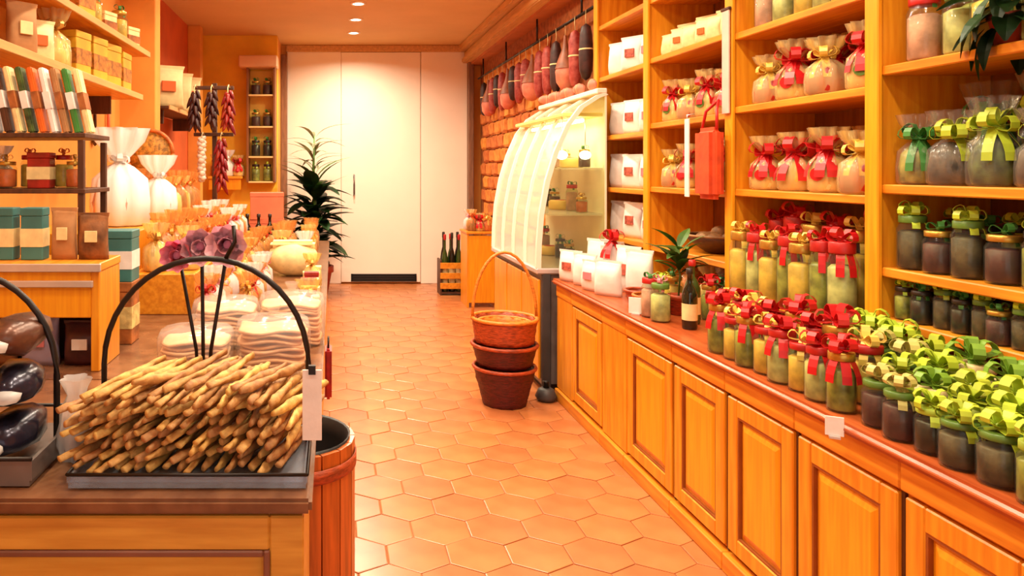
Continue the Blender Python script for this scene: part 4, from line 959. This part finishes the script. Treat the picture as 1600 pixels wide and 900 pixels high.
# hanging utensils below the wall shelf
for j, (yy, m, nm) in enumerate([(4.95, WOODD, 'dark'), (5.25, DMATS['salmon'], 'salmon')]):
    t = thing('hanging_spoon', f'{nm} wooden spoon hanging on the left wall near the pilaster', 'spoon', (XL+.05, yy, 1.95))
    link('handle', tube_mesh([(0, 0, 0), (0, 0, -.2)], .012), m, t); link('spoon_bowl', shift(ico_mesh(.035, 2, (.5, 1, 1.5)), (0, 0, -.24)), m, t)
# round woven tray on the pilaster
wt = thing('woven_tray', 'round golden woven tray hanging on the orange pilaster', 'tray', (-1.38, 5.56, 1.62), 0, None, None, (PI/2, 0, 0))
link('weave', lathe_mesh([(.01, .0), (.06, .006), (.12, .0), (.165, .01), (.165, .02), (.01, .012)], 32, rfun=lambda a, z: 1+.012*math.cos(16*a)), mat('golden_wicker', (222, 156, 60), .6, .3, 40, bump=.5), wt)
link('rim', tube_mesh([(.175*math.cos(2*PI*i/32), .175*math.sin(2*PI*i/32), .016) for i in range(33)], .016), WICK, wt)
# shelf beyond the pilaster with cream packets
wall_shelf('short dark wall shelf beyond the orange pilaster', 6.1, 7.6, 2.03, -1.36, WOODD)
row(['pk_cream', 'pk_cream_b'], 6.2, 7.4, 5, -1.44, 2.03, {'pk_cream': 'cream packet with orange label', 'pk_cream_b': 'plain cream packet'}, 'dark shelf beyond the pilaster', 'packets beyond the pilaster', (2.3), rz=.6)
# display pole with hanging pepper and garlic braids
dp = thing('display_pole', 'dark wooden pole stand with hanging braids on the left counter', 'stand', (-1.02, 6.36, CT))
link('foot', box_mesh((-.14, .14, -.1, .1, 0, .03), bevel=.004), WOODD, dp); link('pole', box_mesh((-.02, .02, -.02, .02, .03, 1.46), bevel=.004), WOODD, dp)
for z in (1.40, 1.0): link('cross_arm', box_mesh((-.17, .17, -.07, -.02, z, z+.03), bevel=.003), WOODD, dp)
pep = lathe_mesh([(.004, 0), (.016, -.01), (.018, -.03), (.012, -.07), (.002, -.10)], 8)
def braid(x, y, z, n, m, label, nm, me):
    t = thing(nm, label, 'braid', (x, y, z), 0, 'braids on the pole stand')
    link('cord', tube_mesh([(0, 6.287-y, .012), (0, .05, .03), (0, 0, .0), (0, 0, -n*.026)], .004), CREAM, t)
    mm = me.copy(); mm.materials.clear(); mm.materials.append(m)
    for i in range(n*2):
        a = i*2.4
        link('pepper' if 'pepper' in nm else 'bulb', mm, None, t, (.014*math.cos(a), .014*math.sin(a), -.02-i*.013), (0, -.45, a), random.uniform(.9, 1.2))
bulb = ico_mesh(.028, 1, (1, 1, .85), .06)
PEPR = mat('dried_pepper_red', (150, 20, 22), .35, .2, 15, rnd=.2); PEPD = mat('dried_pepper_dark', (70, 28, 26), .4, .2, 15, rnd=.2); GARL = mat('garlic_white', (240, 216, 196), .6, .12, 15, rnd=.08)
braid(-1.16, 6.17, CT+1.40, 11, PEPD, 'dark dried pepper braid on the left of the pole stand, upper arm', 'pepper_braid', pep)
braid(-1.02, 6.17, CT+1.40, 10, PEPD, 'dark dried pepper braid at the middle of the upper arm', 'pepper_braid', pep)
braid(-.88, 6.17, CT+1.40, 11, PEPR, 'red dried pepper braid on the right of the upper arm', 'pepper_braid', pep)
braid(-1.10, 6.18, CT+1.0, 14, GARL, 'pale garlic braid on the lower arm of the pole stand', 'garlic_braid', bulb)
braid(-.94, 6.18, CT+1.0, 15, PEPR, 'red dried pepper braid on the lower arm of the pole stand', 'pepper_braid', pep)

# ---- niche cabinet and ledge on the rear left wall
nc = thing('niche_cabinet', 'small yellow backed open cabinet on the rear left wall beside the plant', 'cabinet', (-.86, 8.99, 0))
for sx in (-.16, .16): link('side_board', box_mesh((sx-.012, sx+.012, -.2, 0, 1.35, 2.72), bevel=.002), mat('niche_brown', (150, 92, 50), .5, .15, 6, (6, 6, 1)), nc)
link('back_board', box_mesh((-.15, .15, -.012, 0, 1.36, 2.7)), mat('niche_yellow', (250, 200, 84), .6, .05, 4), nc)
for z in (1.36, 1.66, 2.02, 2.40): link('shelf', box_mesh((-.148, .148, -.19, -.012, z-.02, z), bevel=.002), mat('niche_cream', (246, 212, 140), .5, .06, 5), nc)
link('cornice', box_mesh((-.26, .2, -.26, 0, 2.72, 2.86), bevel=.012), mat('niche_cornice', (234, 188, 140), .5, .05, 5), nc)
for z, k, dsc in ((1.36, 'darkjar_b', 'olive jar with lime bow'), (1.66, 'darkjar_a', 'dark jar with green bow'), (2.02, 'darkjar_c', 'plum jar with green bow'), (2.40, 'darkjar_c', 'plum jar with green bow')):
    for j in range(2): place(k, (-.93+j*.14, 8.89, z), f'{dsc} in the niche cabinet, {("left","right")[j]} on its {("lowest","second","third","top")[(1.36,1.66,2.02,2.40).index(z)]} shelf', 'jars in the niche cabinet', 0, (1.2, 1.0, 1.2))
lg = thing('wall_ledge', 'yellow-orange ledge on the rear left wall', 'shelf', (-1.28, 8.99, 1.42))
link('board', box_mesh((-.2, .2, -.3, 0, -.03, 0), bevel=.004), mat('ledge_yellow', (244, 160, 34), .5, .08, 5), lg); link('apron', box_mesh((-.19, .19, -.28, -.26, -.16, -.03), bevel=.003), WOODP, lg)
for j, (k, dsc) in enumerate([('bag_amber_f', 'tan biscuit bag with red bow'), ('bag_white', 'milky white bag'), ('bag_red_a', 'cream bag with red bow')]):
    place(k, (-1.40+j*.13, 8.85, 1.42), f'{dsc} on the yellow-orange ledge by the rear wall', 'bags on the rear ledge', 0, 1.05)

# ================================================================== TALL PLANT BY THE DOOR
l1 = leaf_mesh(.36, .16, .35); l1.materials.append(LEAFD); l2 = leaf_mesh(.34, .05, .75); l2.materials.append(LEAFP); l3 = leaf_mesh(.42, .06, .5); l3.materials.append(LEAF)
POT = mat('terracotta_pot', (176, 62, 34), .6, .15, 8)
plant('tall_plant', 'tall dark green potted plant with pale fronds beside the white door', (-.22, 8.75, 0), POT, .22, .36,
      [(64, l1, (.42, .95), .06, (-.3, .9)), (40, l1, (.9, 1.3), .05, (0, 1.0)), (10, l3, (1.15, 1.45), .03, (.7, 1.2)), (22, l2, (1.45, 1.9), .02, (.5, 1.15))], 11)

l4 = leaf_mesh(.13, .06, .6); l4.materials.append(LEAFD)
plant('trailing_plant', 'dark green trailing plant hanging over the upper shelf edge at the right', (1.915, 2.08, 1.851), POT, .05, .09, [(34, l4, (.04, .16), .035, (-.9, .6))], 4)
